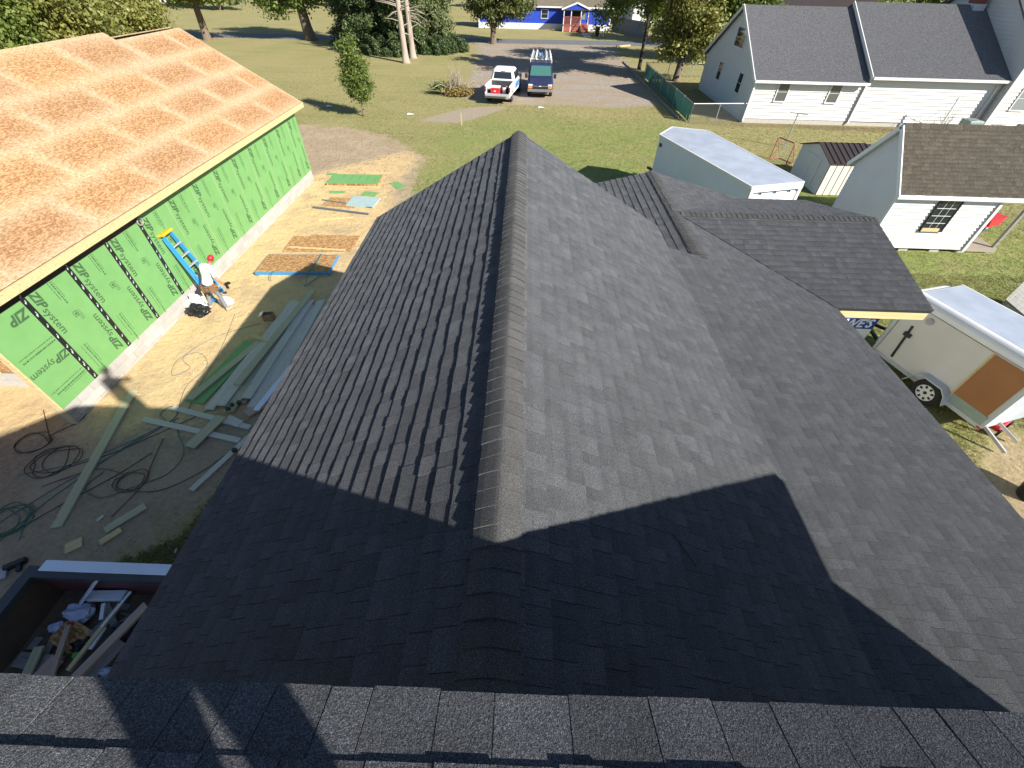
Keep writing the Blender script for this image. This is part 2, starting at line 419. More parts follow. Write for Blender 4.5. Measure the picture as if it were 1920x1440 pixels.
REG = {
 'sand': [(-30, 5.2), (-9.2, 5.6), (-7.2, 6.0), (-5.2, 7.0), (-4.9, 13), (-5.6, 17.8), (-6.1, 21), (-5.7, 24.2), (-6.3, 26.0), (-7.4, 25.2), (-9.0, 23.4), (-10.4, 22.1), (-13, 21.5), (-30, 21)],
 'dirt': [(-16, 30.6), (-11.5, 30.3), (-8.8, 29.0), (-6.6, 26.6), (-5.4, 24.8), (-5.2, 19), (-4.4, 12), (-4.6, 5.2), (-6.0, 4.6), (-6.3, 3.4), (-7.2, 2.9), (-7.6, -8), (-30, -8), (-30, 30)],
 'gravel': [(-4.6, 39.2), (-1.4, 37.6), (3.0, 38.0), (7.0, 37.6), (10.4, 38.6), (10.9, 48), (11.0, 60), (10.9, 68.6), (12.6, 72), (-6.6, 72), (-5.4, 60), (-5.0, 48)],
 'pad': [(-7.1, 32.3), (-4.9, 35.4), (-3.2, 36.6), (-1.2, 36.9), (-1.9, 35.4), (-3.4, 33.3), (-4.4, 32.0)],
 'lush': [(-5.2, 16), (-5.2, 31.5), (-2, 33), (3, 33.5), (10, 33), (11, 27), (14, 25), (22, 27), (22, 13), (9, 6), (5, 6), (0, 10)],
 'bare': [(10.4, 5.2), (11.8, 6.6), (14, 5.6), (14, 2), (9.5, 2.0)],
 'mulch': [(13.0, 33.4), (32, 32.2), (32, 34), (15.2, 34.1), (11.6, 33.7)],
}
for k, poly in REG.items():
    at = gm.attributes.new(k, 'FLOAT', 'POINT')
    at.data.foreach_set('value', np.clip(seg_sdf(P2, poly), -4, 4).astype(np.float32))
m, nt, b = nodes('ground_cover')
b.inputs['Roughness'].default_value = 0.95; b.inputs['Specular IOR Level'].default_value = 0.15
v = coords(nt)
n_big = noise(nt, v, 0.16, 5, 0.6); n_mid = noise(nt, v, 0.9, 6, 0.65); n_fine = noise(nt, v, 9.0, 6, 0.75); n_vf = noise(nt, v, 45.0, 4, 0.7)
mow = noise(nt, coords(nt, 'pos', (0.12, 1.3, 1)), 0.9, 4)
def region(name, width, amp, nz=None):
    a = nt.nodes.new('ShaderNodeAttribute'); a.attribute_name = name
    d = math_(nt, 'ADD', a.outputs['Fac'], math_(nt, 'MULTIPLY', math_(nt, 'SUBTRACT', nz or n_mid, 0.5), amp))
    d = math_(nt, 'ADD', d, math_(nt, 'MULTIPLY', math_(nt, 'SUBTRACT', n_fine, 0.5), amp * 0.6))
    mr = nt.nodes.new('ShaderNodeMapRange'); mr.inputs[1].default_value = -width; mr.inputs[2].default_value = width
    nt.links.new(d, mr.inputs[0]); return mr.outputs[0]
green = ramp(nt, n_fine, [(0.3, (0.125, 0.145, 0.036)), (0.7, (0.235, 0.25, 0.08))])
straw = ramp(nt, n_fine, [(0.3, (0.215, 0.19, 0.075)), (0.7, (0.39, 0.335, 0.165))])
gf = math_(nt, 'ADD', math_(nt, 'MULTIPLY', n_big, 0.6), math_(nt, 'MULTIPLY', mow, 0.5))
grass = mixc(nt, ramp(nt, gf, [(0.34, 0.3), (0.60, 0.95)]), green, straw)
lush = mixc(nt, ramp(nt, math_(nt, 'ADD', math_(nt, 'MULTIPLY', n_mid, 0.55), math_(nt, 'MULTIPLY', n_big, 0.45)), [(0.42, 0.06), (0.62, 0.78)]),
            ramp(nt, n_fine, [(0.3, (0.13, 0.18, 0.04)), (0.7, (0.25, 0.295, 0.09))]), straw)
col = mixc(nt, region('lush', 1.6, 3.0), grass, lush)
brown = ramp(nt, n_fine, [(0.3, (0.12, 0.085, 0.05)), (0.7, (0.24, 0.18, 0.11))])
col = mixc(nt, math_(nt, 'MULTIPLY', ramp(nt, noise(nt, v, 0.35, 6, 0.7), [(0.60, 0.0), (0.72, 0.55)]), 1.0), col, brown)
col = mixc(nt, region('mulch', 0.5, 1.2), col, brown)
col = mixc(nt, region('bare', 0.5, 2.2), col, ramp(nt, n_fine, [(0.3, (0.26, 0.18, 0.11)), (0.7, (0.46, 0.35, 0.23))]))
stone = ramp(nt, n_vf, [(0.3, (0.19, 0.175, 0.165)), (0.52, (0.31, 0.29, 0.27)), (0.72, (0.46, 0.44, 0.41))])
gr = mixc(nt, ramp(nt, noise(nt, coords(nt, 'pos', (0.35, 1, 1)), 0.55, 6, 0.7), [(0.38, 0.1), (0.58, 0.85)]), stone,
          ramp(nt, n_fine, [(0.3, (0.24, 0.175, 0.11)), (0.7, (0.40, 0.30, 0.19))]))
col = mixc(nt, region('gravel', 0.7, 2.6), col, gr)
col = mixc(nt, region('pad', 0.22, 0.8), col, ramp(nt, n_fine, [(0.3, (0.25, 0.205, 0.15)), (0.7, (0.39, 0.325, 0.24))]))
dirt = ramp(nt, n_fine, [(0.28, (0.25, 0.19, 0.125)), (0.72, (0.43, 0.335, 0.22))])
dirt = mixc(nt, ramp(nt, n_mid, [(0.45, 0.0), (0.7, 0.6)]), dirt, (0.48, 0.37, 0.24))
col = mixc(nt, region('dirt', 0.35, 2.4), col, dirt)
sand = ramp(nt, n_fine, [(0.28, (0.52, 0.37, 0.185)), (0.72, (0.66, 0.49, 0.265))])
sand = mixc(nt, ramp(nt, n_mid, [(0.48, 0.0), (0.66, 0.75)]), sand, (0.38, 0.285, 0.175))
sand = mixc(nt, ramp(nt, noise(nt, coords(nt, 'pos', (1.6, .5, 1)), 1.3, 7, .75), [(0.56, 0.0), (0.7, 0.5)]), sand, (0.44, 0.33, 0.20))
col = mixc(nt, region('sand', 0.3, 1.6), col, sand)
nt.links.new(col, b.inputs['Base Color'])
hh = math_(nt, 'ADD', math_(nt, 'MULTIPLY', n_fine, 0.7), math_(nt, 'MULTIPLY', n_vf, 0.4))
hh = math_(nt, 'ADD', hh, math_(nt, 'MULTIPLY', noise(nt, v, 3.2, 4, 0.6), 1.6))
bump(nt, b, hh, 0.8, 0.05)
gm.materials.append(m)
tag(link('ground', gm), kind='structure')
# road across the far side (a sheet on the ground) and its gravel edge
rd = MB(); a0 = Vector((-130, 66, 0.006)); a1 = Vector((150, 80, 0.006)); w = Vector((-0.05, 1, 0)).normalized() * 2.2
for i in range(28):
    p = a0.lerp(a1, i / 28); q = a0.lerp(a1, (i + 1) / 28)
    rd.add([p - w, q - w, q + w, p + w], [(0, 1, 2, 3)])
tag(rd.build('road', MT['asphalt']), kind='structure')

# ------------------------------------------------------------------ the shingled house the picture is taken from
house = empty('shingled_house', (0, 0, 0), 'large dark house with fresh charcoal shingle roofs seen from above', 'house')
PA = 0.57; XR = -0.065; ZR = 5.80; XE = 2.62; GY = 7.7       # main gable: pitch, ridge x/z, half width, far end
ZEV = ZR - PA * XE
PC = 0.245                                                   # low slope beside it
PB = 0.458                                                   # upper roof the photographer stands on
BY, BZ = 0.18, 6.53
tabs = []                                                    # (verts, tint, centre)
EXPO = 0.143
def slope(O, u, v, L, H, lo=None, hi=None, seed=0, wmin=0.07, wmax=0.19, keep=True, expo=EXPO):
    """courses of laminated shingles on the plane O + s*u + t*v"""
    rg = random.Random(seed); O = Vector(O); u = Vector(u).normalized(); v = Vector(v).normalized()
    n = u.cross(v)
    if n.z < 0: n = -n
    k = 0
    while k * expo < H - 0.02:
        t0 = k * expo; t1 = min(t0 + expo + 0.03, H)
        s = -rg.uniform(0, 0.3); thick = rg.random() < 0.5
        while s < L:
            w = rg.uniform(wmin, wmax); thick = (rg.random() < 0.72) != thick if rg.random() < 0.8 else thick
            th = (0.0100 if thick else 0.0072) + rg.uniform(-0.0012, 0.0016)
            def cl(x, t):
                a = 0 if lo is None else lo(t); b2 = L if hi is None else hi(t)
                return min(max(x, a), b2)
            q = [cl(s + 0.003, t0), cl(s + w, t0), cl(s + w, t1), cl(s + 0.003, t1)]
            if q[1] - q[0] > 0.01 or q[2] - q[3] > 0.01:
                j0 = rg.uniform(-0.004, 0.003)
                P = lambda a, t, h: O + u * a + v * t + n * h
                vs = [P(q[0], t0 + j0, 0.0), P(q[1], t0 + j0, 0.0), P(q[0], t0 + j0, th + 0.003), P(q[1], t0 + j0, th + 0.003),
                      P((q[1] + q[2]) / 2, t0 + expo * .6, (th + 0.003) * .5), P((q[0] + q[3]) / 2, t0 + expo * .6, (th + 0.003) * .5), P(q[2], t1, 0.0012), P(q[3], t1, 0.0012)]
                tabs.append((vs, (1.06 if thick else 0.94) * rg.uniform(0.89, 1.12), (vs[0] + vs[6]) / 2))
            s += w
        k += 1
    return n
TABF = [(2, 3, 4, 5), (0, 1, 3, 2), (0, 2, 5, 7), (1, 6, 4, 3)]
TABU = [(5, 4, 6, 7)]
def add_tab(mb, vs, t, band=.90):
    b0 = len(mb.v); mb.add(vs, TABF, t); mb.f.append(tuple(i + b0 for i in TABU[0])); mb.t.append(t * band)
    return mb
sA = math.hypot(1, PA)
LA = XE * sA
slope((XR - XE, -0.74, ZEV), (0, 1, 0), (1, 0, PA), GY + 0.74, LA, seed=1)               # left of the ridge
slope((XR + XE, -0.74, ZEV), (0, 1, 0), (-1, 0, PA), GY + 0.74, LA, seed=2)              # right of the ridge
XC0 = XR + XE; XC1 = 5.58; sC = math.hypot(1, PC); ZC1 = ZEV - PC * (XC1 - XC0)
XEr = 3.18; ZEr = ZEV - PC * (XEr - XC0); YE1 = 11.1; YD = 8.70; XD1 = 7.28; YDn = 6.30
ZDe = ZEr - PC * (YD - YDn)
LC = (XC1 - XC0) * sC
# right low slope: its lower part ends at the valley, its upper part above the small ridge ends at y 6.87
LCl = (XC1 - XEr) * sC
slope((XC1, -0.74, ZC1), (0, 1, 0), (-1, 0, PC), 10, LCl, hi=lambda t: min(YDn + t / sC, YD) + 0.74, seed=3, expo=LCl / 17)
slope((XEr, -0.74, ZEr), (0, 1, 0), (-1, 0, PC), 6.87 + 0.74, LC - LCl, seed=13)
# small gable along y (left slope, the far part of the right slope)
slope((XEr - 2.5, 6.87, ZEr - PC * 2.5), (0, 1, 0), (1, 0, PC), YE1 - 6.87, 2.5 * sC, seed=4)
slope((XEr + 2.4, YD, ZEr - PC * 2.4), (0, 1, 0), (-1, 0, PC), YE1 - YD, 2.4 * sC, lo=lambda t: max(0.0, 2.4 - t / sC), seed=5)
# cross gable along x: near slope and far slope
LD = (YD - YDn) * sC
slope((XC1 - 2.6, YDn, ZDe), (1, 0, 0), (0, 1, PC), XD1 - XC1 + 2.6, LD, lo=lambda t: max(0.0, 2.6 - t / sC), seed=6)
slope((XC1 - 2.6, YE1, ZDe), (1, 0, 0), (0, -1, PC), XD1 - XC1 + 2.6, LD, lo=lambda t: max(0.0, 2.6 - t / sC), seed=7)
# upper roof, falling away from the photographer to its eave
NB0 = len(tabs)
slope((-2.25, BY, BZ), (1, 0, 0), (0, -1, PB), 7.59, 1.2, seed=8, wmin=0.09, wmax=0.19)
NB1 = len(tabs)
slope((-2.25, BY - 1.2 / math.hypot(1, PB) + 0.0, BZ + 1.2 * PB / math.hypot(1, PB)), (1, 0, 0), (0, -1, PB), 7.59, 3.6, seed=9)
order = sorted(range(len(tabs)), key=lambda i: (tabs[i][2] - CAMP).length if tabs[i][2].y > 0.02 or NB0 <= i < NB1 else 99)
near = set()
for i in order:
    if len(near) >= 296: break
    c = tabs[i][2]
    if NB0 <= i < NB1 and (c.y < -0.06 or abs(c.x) > 1.35): continue
    if i < NB0 and c.z < 6 and c.y < 0.62: continue          # hidden below the eave edge
    if i >= NB1: continue
    near.add(i)
field = MB()
for i, (vs, t, c) in enumerate(tabs):
    if i in near:
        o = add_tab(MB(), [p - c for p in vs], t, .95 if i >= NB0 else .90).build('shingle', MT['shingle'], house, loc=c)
    else:
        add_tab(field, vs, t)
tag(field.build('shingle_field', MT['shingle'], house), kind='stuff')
# decks under the shingles
dk = MB(); e = -0.004
def deck(P, th=0.05):
    P = [Vector(p) + Vector((0, 0, e)) for p in P]
    dk.prism(P, (0, 0, -th))
deck([(XR - XE + .01, -0.74, ZEV + .006), (XR - XE + .01, GY - .01, ZEV + .006), (XR, GY - .01, ZR), (XR, -0.74, ZR)])
deck([(XR + XE, -0.74, ZEV), (XR, -0.74, ZR), (XR, GY - .01, ZR), (XR + XE, GY - .01, ZEV)])
deck([(XC1 - .01, -0.74, ZC1 + .003), (XC1 - .01, YDn, ZC1 + .003), (XEr, YD, ZEr), (XEr, -.74, ZEr)])
deck([(XEr, -.74, ZEr), (XEr, 6.86, ZEr), (XC0, 6.86, ZEV), (XC0, -0.74, ZEV)])
deck([(XEr - 2.49, 6.88, ZEr - PC * 2.49), (XEr, 6.88, ZEr), (XEr, YE1 - .01, ZEr), (XEr - 2.49, YE1 - .01, ZEr - PC * 2.49)])
deck([(XEr, YD, ZEr), (XEr + 2.4, YE1 - .01, ZEr - PC * 2.4), (XEr, YE1 - .01, ZEr)])
deck([(XC1, YDn + .01, ZDe), (XD1 - .01, YDn + .01, ZDe), (XD1 - .01, YD, ZEr), (XEr, YD, ZEr)])
deck([(XC1, YE1 - .01, ZDe), (XEr, YD, ZEr), (XD1 - .01, YD, ZEr), (XD1 - .01, YE1 - .01, ZDe)])
dk.build('roof_deck', MT['black'], house)
ub = MB()
ub.prism([(-2.24, BY - .012, BZ - .006), (-2.24, BY - .012, BZ - .07), (-2.24, -0.735, BZ - .07), (-2.24, -4.2, BZ - .07 + PB * 3.4), (-2.24, -4.2, BZ + PB * 4.36)], (7.57, 0, 0))
ub.build('upper_roof_deck', MT['trim'], house)
ub = MB(); ub.prism([(-2.24, -4.2, BZ + PB * 4.36), (-2.24, -4.2, BZ + PB * 4.36 - .1), (-2.24, -8.6, BZ - .1), (-2.24, -8.6, BZ)], (7.57, 0, 0))
ub.build('upper_roof_back', MT['shingle'], house)
# walls below
wl = MB()
wl.box(XR - XE + .35, XR + XE - .35, -.7, GY - .3, 0, ZEV - .05)
wl.prism([(XR - XE + .35, GY - .3, ZEV - .04), (XR + XE - .35, GY - .3, ZEV - .04), (XR, GY - .3, ZR - .2)], (0, -.15, 0))
wl.box(XC0 - .34, XC1 - .35, -.68, 6.6, 0, ZC1 - .06)
wl.box(XEr - 2.2, XEr + 2.2, 6.9, YE1 - .3, 0, ZEr - .72)
wl.box(-2.05, 5.32, -8.2, -.745, 0, BZ - .08)
wl.build('wall', MT['siding'], house)
for px, py in ((XD1 - .32, YE1 - .34), (XC1 + .3, YE1 - .34)):
    MB().box(px, px + .12, py, py + .12, 0, ZDe - .02).build('porch_post', MT['pine'], house)
fs = MB(); fs.box(XC1 + .12, XD1 - .04, YDn + .015, YDn + .055, ZDe - .2, ZDe - .012)
fs.build('fascia_board', MT['pine'], house)
# ridge caps: bent pieces over a ridge vent
def cap_row(A, B, pitch, along, lift, wid, seed, name='ridge_cap', EXPO=0.104):
    rg = random.Random(seed); A = Vector(A); B = Vector(B); d = (B - A); L = d.length; d.normalize()
    side = d.cross(Vector((0, 0, 1))).normalized()
    n = int(L / EXPO)
    for k in range(n + 1):
        s0 = k * EXPO; s1 = min(s0 + EXPO + 0.05, L + 0.02)
        c = A + d * (s0 + EXPO / 2)
        prof = []
        for q in (-1, -.7, -.45, -.28, -.14, 0, .14, .28, .45, .7, 1):
            x = q * wid; z = -pitch * (math.sqrt(x * x + .0005) - .0224) - (0.003 if abs(q) > .9 else 0)
            prof.append((x, z))
        vs = []; h1 = 0.015 + rg.uniform(-.002, .002)
        jx = rg.uniform(-.003, .003)
        for s, h in ((s0, h1), (s1, 0.003)):
            for x, z in prof: vs.append(A + d * s + side * (x + jx) + Vector((0, 0, z + lift + h)) - c)
        for x, z in (prof[0], prof[-1]):
            for s in (s0, s1): vs.append(A + d * s + side * (x + jx) + Vector((0, 0, z + 0.003)) - c)
        for x, z in prof: vs.append(A + d * s0 + side * (x + jx) + Vector((0, 0, z + lift - .003)) - c)
        m = len(prof)
        fs_ = [(i, i + 1, m + i + 1, m + i) for i in range(m - 1)]
        fs_ += [(0, m, 2 * m + 1, 2 * m), (m - 1, 2 * m - 1, 2 * m + 3, 2 * m + 2)]
        b0 = 2 * m + 4
        fs_ += [(b0 + i, b0 + i + 1, i + 1, i) for i in range(m - 1)]
        o = MB().add(vs, fs_, rg.uniform(0.88, 1.12)).build(name, MT['cap'], house, loc=c)
        bm = bmesh.new(); bm.from_mesh(o.data); bmesh.ops.recalc_face_normals(bm, faces=bm.faces[:]); bm.to_mesh(o.data); bm.free()
cap_row((XR, -0.6, ZR), (XR, GY, ZR), PA, 'y', 0.015, 0.120, 21)
cap_row((XEr, 6.84, ZEr), (XEr, YE1, ZEr), PC, 'y', 0.006, 0.125, 22)
cap_row((XEr + .1, YD, ZEr), (XD1, YD, ZEr), PC, 'x', 0.006, 0.125, 23)
vc = MB()                                       # open valley, a dark line
vc.bar((XC1, YDn, ZDe + .012), (XEr + .12, YD - .12, ZEr - .12 * PC + .012), .012, .006)
vc.build('valley_cut', MT['tape'], house)
tw = MB(); tw.tube([(1.05, 1.25, ZR - PA * 1.115 + .02), (1.1, 1.18, ZR - PA * 1.165 + .022), (1.17, 1.08, ZR - PA * 1.235 + .02)], .004, 5)
tag(tw.build('twig', MT['barkdark']), 'thin dark twig lying on the shaded charcoal shingles', 'twig')

# ------------------------------------------------------------------ unfinished building with green sheathing
WX = -10.12; WY0 = 5.96; WY1 = 21.25; ZB = 0.47; ZT = 2.84
barn = empty('unfinished_building', (WX, WY0, 0), 'unfinished long building with green wall sheathing and bare strand board roof', 'building')
BO = Vector((WX, WY0, 0))
def B(mb, name, m, parent=barn, **k):
    """build from world coordinates under the barn (or one of its parts, which sit at the barn's origin)"""
    mb.v = [tuple(Vector(p) - BO) for p in mb.v]
    return mb.build(name, m, parent, **k)
found = B(MB().box(WX - .2, WX - .012, WY0 + .01, WY1 - .01, 0, ZB - .004), 'foundation_wall', MT['mortar'])
rg = random.Random(3)
for c in range(3):
    z0 = [0.0, 0.075, 0.275][c] ; z1 = [0.068, 0.268, 0.468][c]
    y = WY0 - (0.2 if c % 2 else 0)
    while y < WY1 - .02:
        a, b2 = max(y, WY0), min(y + .392, WY1)
        if b2 - a > .03:
            o = MB().box(-.11, .11 + rg.uniform(0, .004), a - (a + b2) / 2, b2 - (a + b2) / 2, z0 - (z0 + z1) / 2, z1 - (z0 + z1) / 2, rg.uniform(.86, 1.1)).build(
                'block', MT['block'], found, loc=(-.11, (a + b2) / 2 - WY0, (z0 + z1) / 2))
        y += .4
# sheathing panels with their print
def text_geo(s, size, shear=0.0, offset=0.0):
    cu = bpy.data.curves.new('t', 'FONT'); cu.body = s; cu.size = size; cu.shear = shear; cu.offset = offset
    cu.resolution_u = 2
    ob = bpy.data.objects.new('t', cu); COL.objects.link(ob)
    dg = bpy.context.evaluated_depsgraph_get(); me = bpy.data.meshes.new_from_object(ob.evaluated_get(dg))
    V = [(q.co.x, q.co.y) for q in me.vertices]; F = [tuple(p.vertices) for p in me.polygons]
    bpy.data.objects.remove(ob); bpy.data.curves.remove(cu); bpy.data.meshes.remove(me)
    return V, F
ZIPG = text_geo('ZIP', 0.30, 0.25, 0.012); SYSG = text_geo('system', 0.27, 0.1, 0.003)
zw = max(p[0] for p in ZIPG[0])
def logo():
    V, F = [], []
    for (Vv, Ff), ox, oy in ((ZIPG, 0, 0), (SYSG, zw - .01, 0.0)):
        b0 = len(V); V += [(p[0] + ox, p[1] + oy) for p in Vv]; F += [tuple(i + b0 for i in f) for f in Ff]
    return V, F
LOGO = logo(); LW = max(p[0] for p in LOGO[0])
def smallprint(rg, L, h):
    """a line of print too small to read: short dashes"""
    V, F = [], []; x = 0
    while x < L:
        w = rg.uniform(.012, .05); b0 = len(V)
        V += [(x, 0), (x + w, 0), (x + w, h), (x, h)]; F.append((b0, b0 + 1, b0 + 2, b0 + 3)); x += w + rg.uniform(.008, .018)
    return V, F
def place(mb, geo, ox, oz, ang, x=0.006):
    """2d print geometry onto the wall plane: u along +y, v along +z"""
    ca, sa = math.cos(ang), math.sin(ang)
    mb.add([(x, ox + p[0] * ca - p[1] * sa, oz + p[0] * sa + p[1] * ca) for p in geo[0]], geo[1])
PH = ZT - ZB
def panel_print(w, rotated=False):
    mb = MB(); rg = random.Random(5)
    if not rotated:
        dn, up = -math.pi / 2, math.pi / 2
        s = 0.86
        L = ([(p[0] * s, p[1] * s) for p in LOGO[0]], LOGO[1])
        place(mb, L, .14, PH - .12, dn)
        place(mb, L, w - .16, .10, up)
        for dx, L2, h in ((.60, .42, .02), (.66, .52, .035), (.72, .36, .015)): place(mb, smallprint(rg, L2, h), dx, PH - .16, dn)
        for dx, L2, h in ((.22, .62, .018), (.30, .80, .035), (.37, .5, .015)): place(mb, smallprint(rg, L2, h), dx, .78, dn)
        for k in range(3): place(mb, smallprint(rg, .22, .014), .70 + k * .035, PH - .92, dn)
        place(mb, ([(0, 0), (.12, 0), (.12, .015), (0, .015)], [(0, 1, 2, 3)]), .60, PH - .92, dn); place(mb, ([(0, 0), (.12, 0), (.12, .015), (0, .015)], [(0, 1, 2, 3)]), .70, PH - .92, dn)
        place(mb, ([(0, 0), (.1, 0), (.1, .015), (0, .015)], [(0, 1, 2, 3)]), .615, PH - .92, 0); place(mb, ([(0, 0), (.1, 0), (.1, .015), (0, .015)], [(0, 1, 2, 3)]), .615, PH - 1.04, 0)
        place(mb, ([(0, 0), (.05, 0), (.05, .05), (0, .05)], [(0, 1, 2, 3)]), .64, PH - 1.0, 0)
    else:
        s = 0.95
        L = ([(p[0] * s, p[1] * s) for p in ZIPG[0]], ZIPG[1])
        place(mb, L, .95, PH - .28, math.pi)
        place(mb, ([(p[0] * .8, p[1] * .8) for p in LOGO[0] if True], LOGO[1]), 1.0, .98, math.pi)
        for dz, L2, h in ((1.34, .85, .02), (1.26, .8, .035), (.42, .9, .02), (.34, .8, .035), (.28, .6, .015)): place(mb, smallprint(rg, L2, h), .95, dz, math.pi)
        mb.v = [(p[0], min(max(p[1], .02), w - .02), p[2]) for p in mb.v]
    return mb
seams = [WY0, 7.0] + [7.0 + 1.205 * k for k in range(1, 13)]
seams[-1] = WY1
pm = None; first_print = None
for i in range(len(seams) - 1):
    a, b2 = seams[i], seams[i + 1]; w = b2 - a
    p = MB().box(-.012, .004, .003, w - .003, 0, PH).build('sheathing_panel', MT['zip'], barn, loc=(0, a - WY0, ZB))
    if i == 0 or w < 1.0:
        tag(panel_print(w, i == 0).build('lettering', MT['ink'], p), kind='stuff')
    elif first_print is None:
        first_print = tag(panel_print(w).build('lettering', MT['ink'], p), kind='stuff').data
    else:
        tag(link('lettering', first_print, p), kind='stuff')
rg = random.Random(9)
for k, y in enumerate(seams[1:5]):
    t = MB().box(0, .006, -.058, .058, 0, PH).build('seam_tape', MT['tape'], barn, loc=(0.003, y - WY0, ZB))
    mb = MB(); z = .04
    while z < PH - .1:
        L = rg.uniform(.05, .12); mb.box(.0061, .0075, -.02, .0, z, z + L * .5); mb.box(.0061, .0075, .006, .018, z + L * .3, z + L); z += L + rg.choice((.06, .14, .2))
    tag(mb.build('tape_print', MT['tapeprint'], t), kind='stuff')
for i in range(5, len(seams) - 1):
    MB().box(.0045, .006, -.006, .006, 0, PH).build('seam', MT['treated'], barn, loc=(0.0, seams[i] - WY0, ZB))
t = B(MB().box(WX, WX + .008, WY0, 10.62, ZT - .14, ZT + .04), 'eave_tape', MT['tape'])
B(MB().box(WX - .10, WX + .02, WY0 - .04, WY0 - .004, 0.02, ZT), 'corner_post', MT['pine'])
# roof: strand board sheets on one plane, eave x -9.82
EX, EZ, BP = -9.82, 3.17, 0.588
sB = math.hypot(1, BP)
ang = math.atan(BP)
rows = [(0, 1.2), (1.2, 2.4), (2.4, 3.6), (3.6, 4.78)]
for r, (t0, t1) in enumerate(rows):
    ys = [21.65]; y = 21.65 - (2.44 if r % 2 == 0 else 1.22)
    while y > 6.2: ys.append(y); y -= 2.44
    ys.append(5.75); ys = ys[::-1]
    if ys[1] - ys[0] < .25: ys.pop(1)
    for a, b2 in zip(ys[:-1], ys[1:]):
        t1b = t1 + (.38 if r == 3 and b2 < 18.6 else 0)
        w = (t1b - t0) / 2 - .002; L = (b2 - a) / 2 - .002
        o = MB().box(-w, w, -L, L, -.012, 0).build('roof_sheet', MT['osb_roof'], barn)
        tc = (t0 + t1b) / 2; c = Vector((EX - tc / sB, (a + b2) / 2, EZ + tc * BP / sB)) - BO
        o.location = c; o.rotation_euler = (0, ang, 0)
xr = EX - 4.78 / sB; zr = EZ + 4.78 * BP / sB
other = MB(); other.prism([(xr - .30, 5.75, zr + .15), (xr - .30, 21.6, zr + .02), (xr - 4.4, 21.6, zr - 2.4), (xr - 4.4, 5.75, zr - 2.4)], (0, 0, -.03))
B(other, 'far_roof_slope', MT['osb_roof'])
B(MB().box(EX - .005, EX + .035, 5.75, 21.66, EZ - .20, EZ - .016), 'fascia_board', MT['pine'])
B(MB().box(WX + .0, EX - .006, 5.75, 21.62, EZ - .23, EZ - .205), 'soffit', MT['greywood'])
rk = MB(); rk.bar((EX, 21.63, EZ - .1), (xr, 21.63, zr - .1), .03, .16, (0, 0, 1)); B(rk, 'rake_board', MT['pine'])
gw = MB(); gw.prism([(WX - .02, WY1 - .012, 0.0), (WX - .02, WY1 - .012, ZT + .1), (xr, WY1 - .012, zr - .2), (xr - 4.0, WY1 - .012, 2.9), (xr - 4.0, WY1 - .012, 0)], (0, -.1, 0))
B(gw, 'gable_wall', MT['zip'])
bw = MB().box(xr - 4.1, xr - 4.0, 7.0, WY1, 0, 2.9); B(bw, 'back_wall', MT['zip'])
B(MB().box(-18.0, WX - .22, 7.05, 7.25, 0, .46), 'inner_wall_base', MT['mortar'])
for c in range(2):
    for k in range(19):
        x1 = WX - .23 - k * .4 + (.2 if c else 0); x1 = min(x1, WX - .23); x0 = WX - .23 - k * .4 - .392 + (.2 if c else 0)
        if x1 - x0 > .05: B(MB().box(x0, x1, 7.035, 7.06, c * .23 + .003, c * .23 + .222), 'block', MT['block'])
B(MB().box(-18.0, WX - .02, 7.07, 7.1, .47, 2.95), 'inner_wall_sheet', MT['osb'])
for x in (-12.5, -13.9, -15.3): B(MB().box(x, x + .05, 6.98, 7.03, .47, 2.95), 'stud', MT['pine'])
ring = MB(); pts = [(WX + .06, 10.62 + .09 * math.cos(a), 2.70 + .09 * math.sin(a)) for a in np.linspace(0, 2 * math.pi, 15)]
ring.tube(pts, .022, 6, False)
tag(ring.build('tape_roll', MT['greywood']), 'small round roll of tape hanging at the top of the green wall', 'tape roll')

# ------------------------------------------------------------------ loose timber and sheets
def lumber(p0, p1, w, t, m, label, z=None, name='board', cat='board', group=None, tilt=0):
    a = Vector(p0); b2 = Vector(p1); d = b2 - a; L = d.length
    o = MB().box(-L / 2, L / 2, -w / 2, w / 2, -t / 2, t / 2).build(name, m)
    bevel_mesh(o, min(t, w) * .08, 1)
    d.normalize(); sd = Vector((0, 0, 1)).cross(d).normalized(); up = d.cross(sd)
    o.matrix_world = Matrix.Translation((a + b2) / 2) @ Matrix((d, sd, up)).transposed().to_4x4() @ Matrix.Rotation(tilt, 4, 'X')
    return tag(o, label, cat, group)
def sheet(c, L, w, t, rz, m, label, name='sheet', cat='sheet', z=0.0, group=None):
    o = MB().box(-w / 2, w / 2, -L / 2, L / 2, 0, t).build(name, m)
    o.location = (c[0], c[1], z); o.rotation_euler = (0, 0, rz)
    return tag(o, label, cat, group)
# stack of strand board with blue edges
st = empty('strand_board_stack', (-7.73, 13.15, 0), 'strapped stack of strand board sheets with blue painted edges on the sand', 'board stack', rz=R(92.5))
MB().box(-.60, -.45, -1.15, 1.15, 0, .05).build('skid', MT['pine'], st); MB().box(.45, .60, -1.15, 1.15, 0, .05).build('skid', MT['pine'], st)
for k in range(5):
    MB().box(-.62, .62, -1.24, 1.24, 0, .0205).build('sheet', MT['bluefoam'], st, loc=(0, 0, .05 + k * .0215))
MB().box(-.605, .605, -1.225, 1.225, 0, .004).build('top_sheet', MT['osb'], st, loc=(0, 0, .05 + 5 * .0215 - .001))
MB().box(-.632, .632, -.03, .03, 0, .003).build('strap', MT['hose_teal'], st, loc=(0, -.62, .162))
sheet((-7.55, 14.85), 2.5, 1.22, .012, R(93), MT['osb'], 'bare strand board sheet with cut strips lying on it', z=.006)
o = sheet((-7.20, 15.12), 1.9, .9, .012, R(91), MT['osb'], 'reddish strand board offcut lying on the bare sheet', z=.0185)
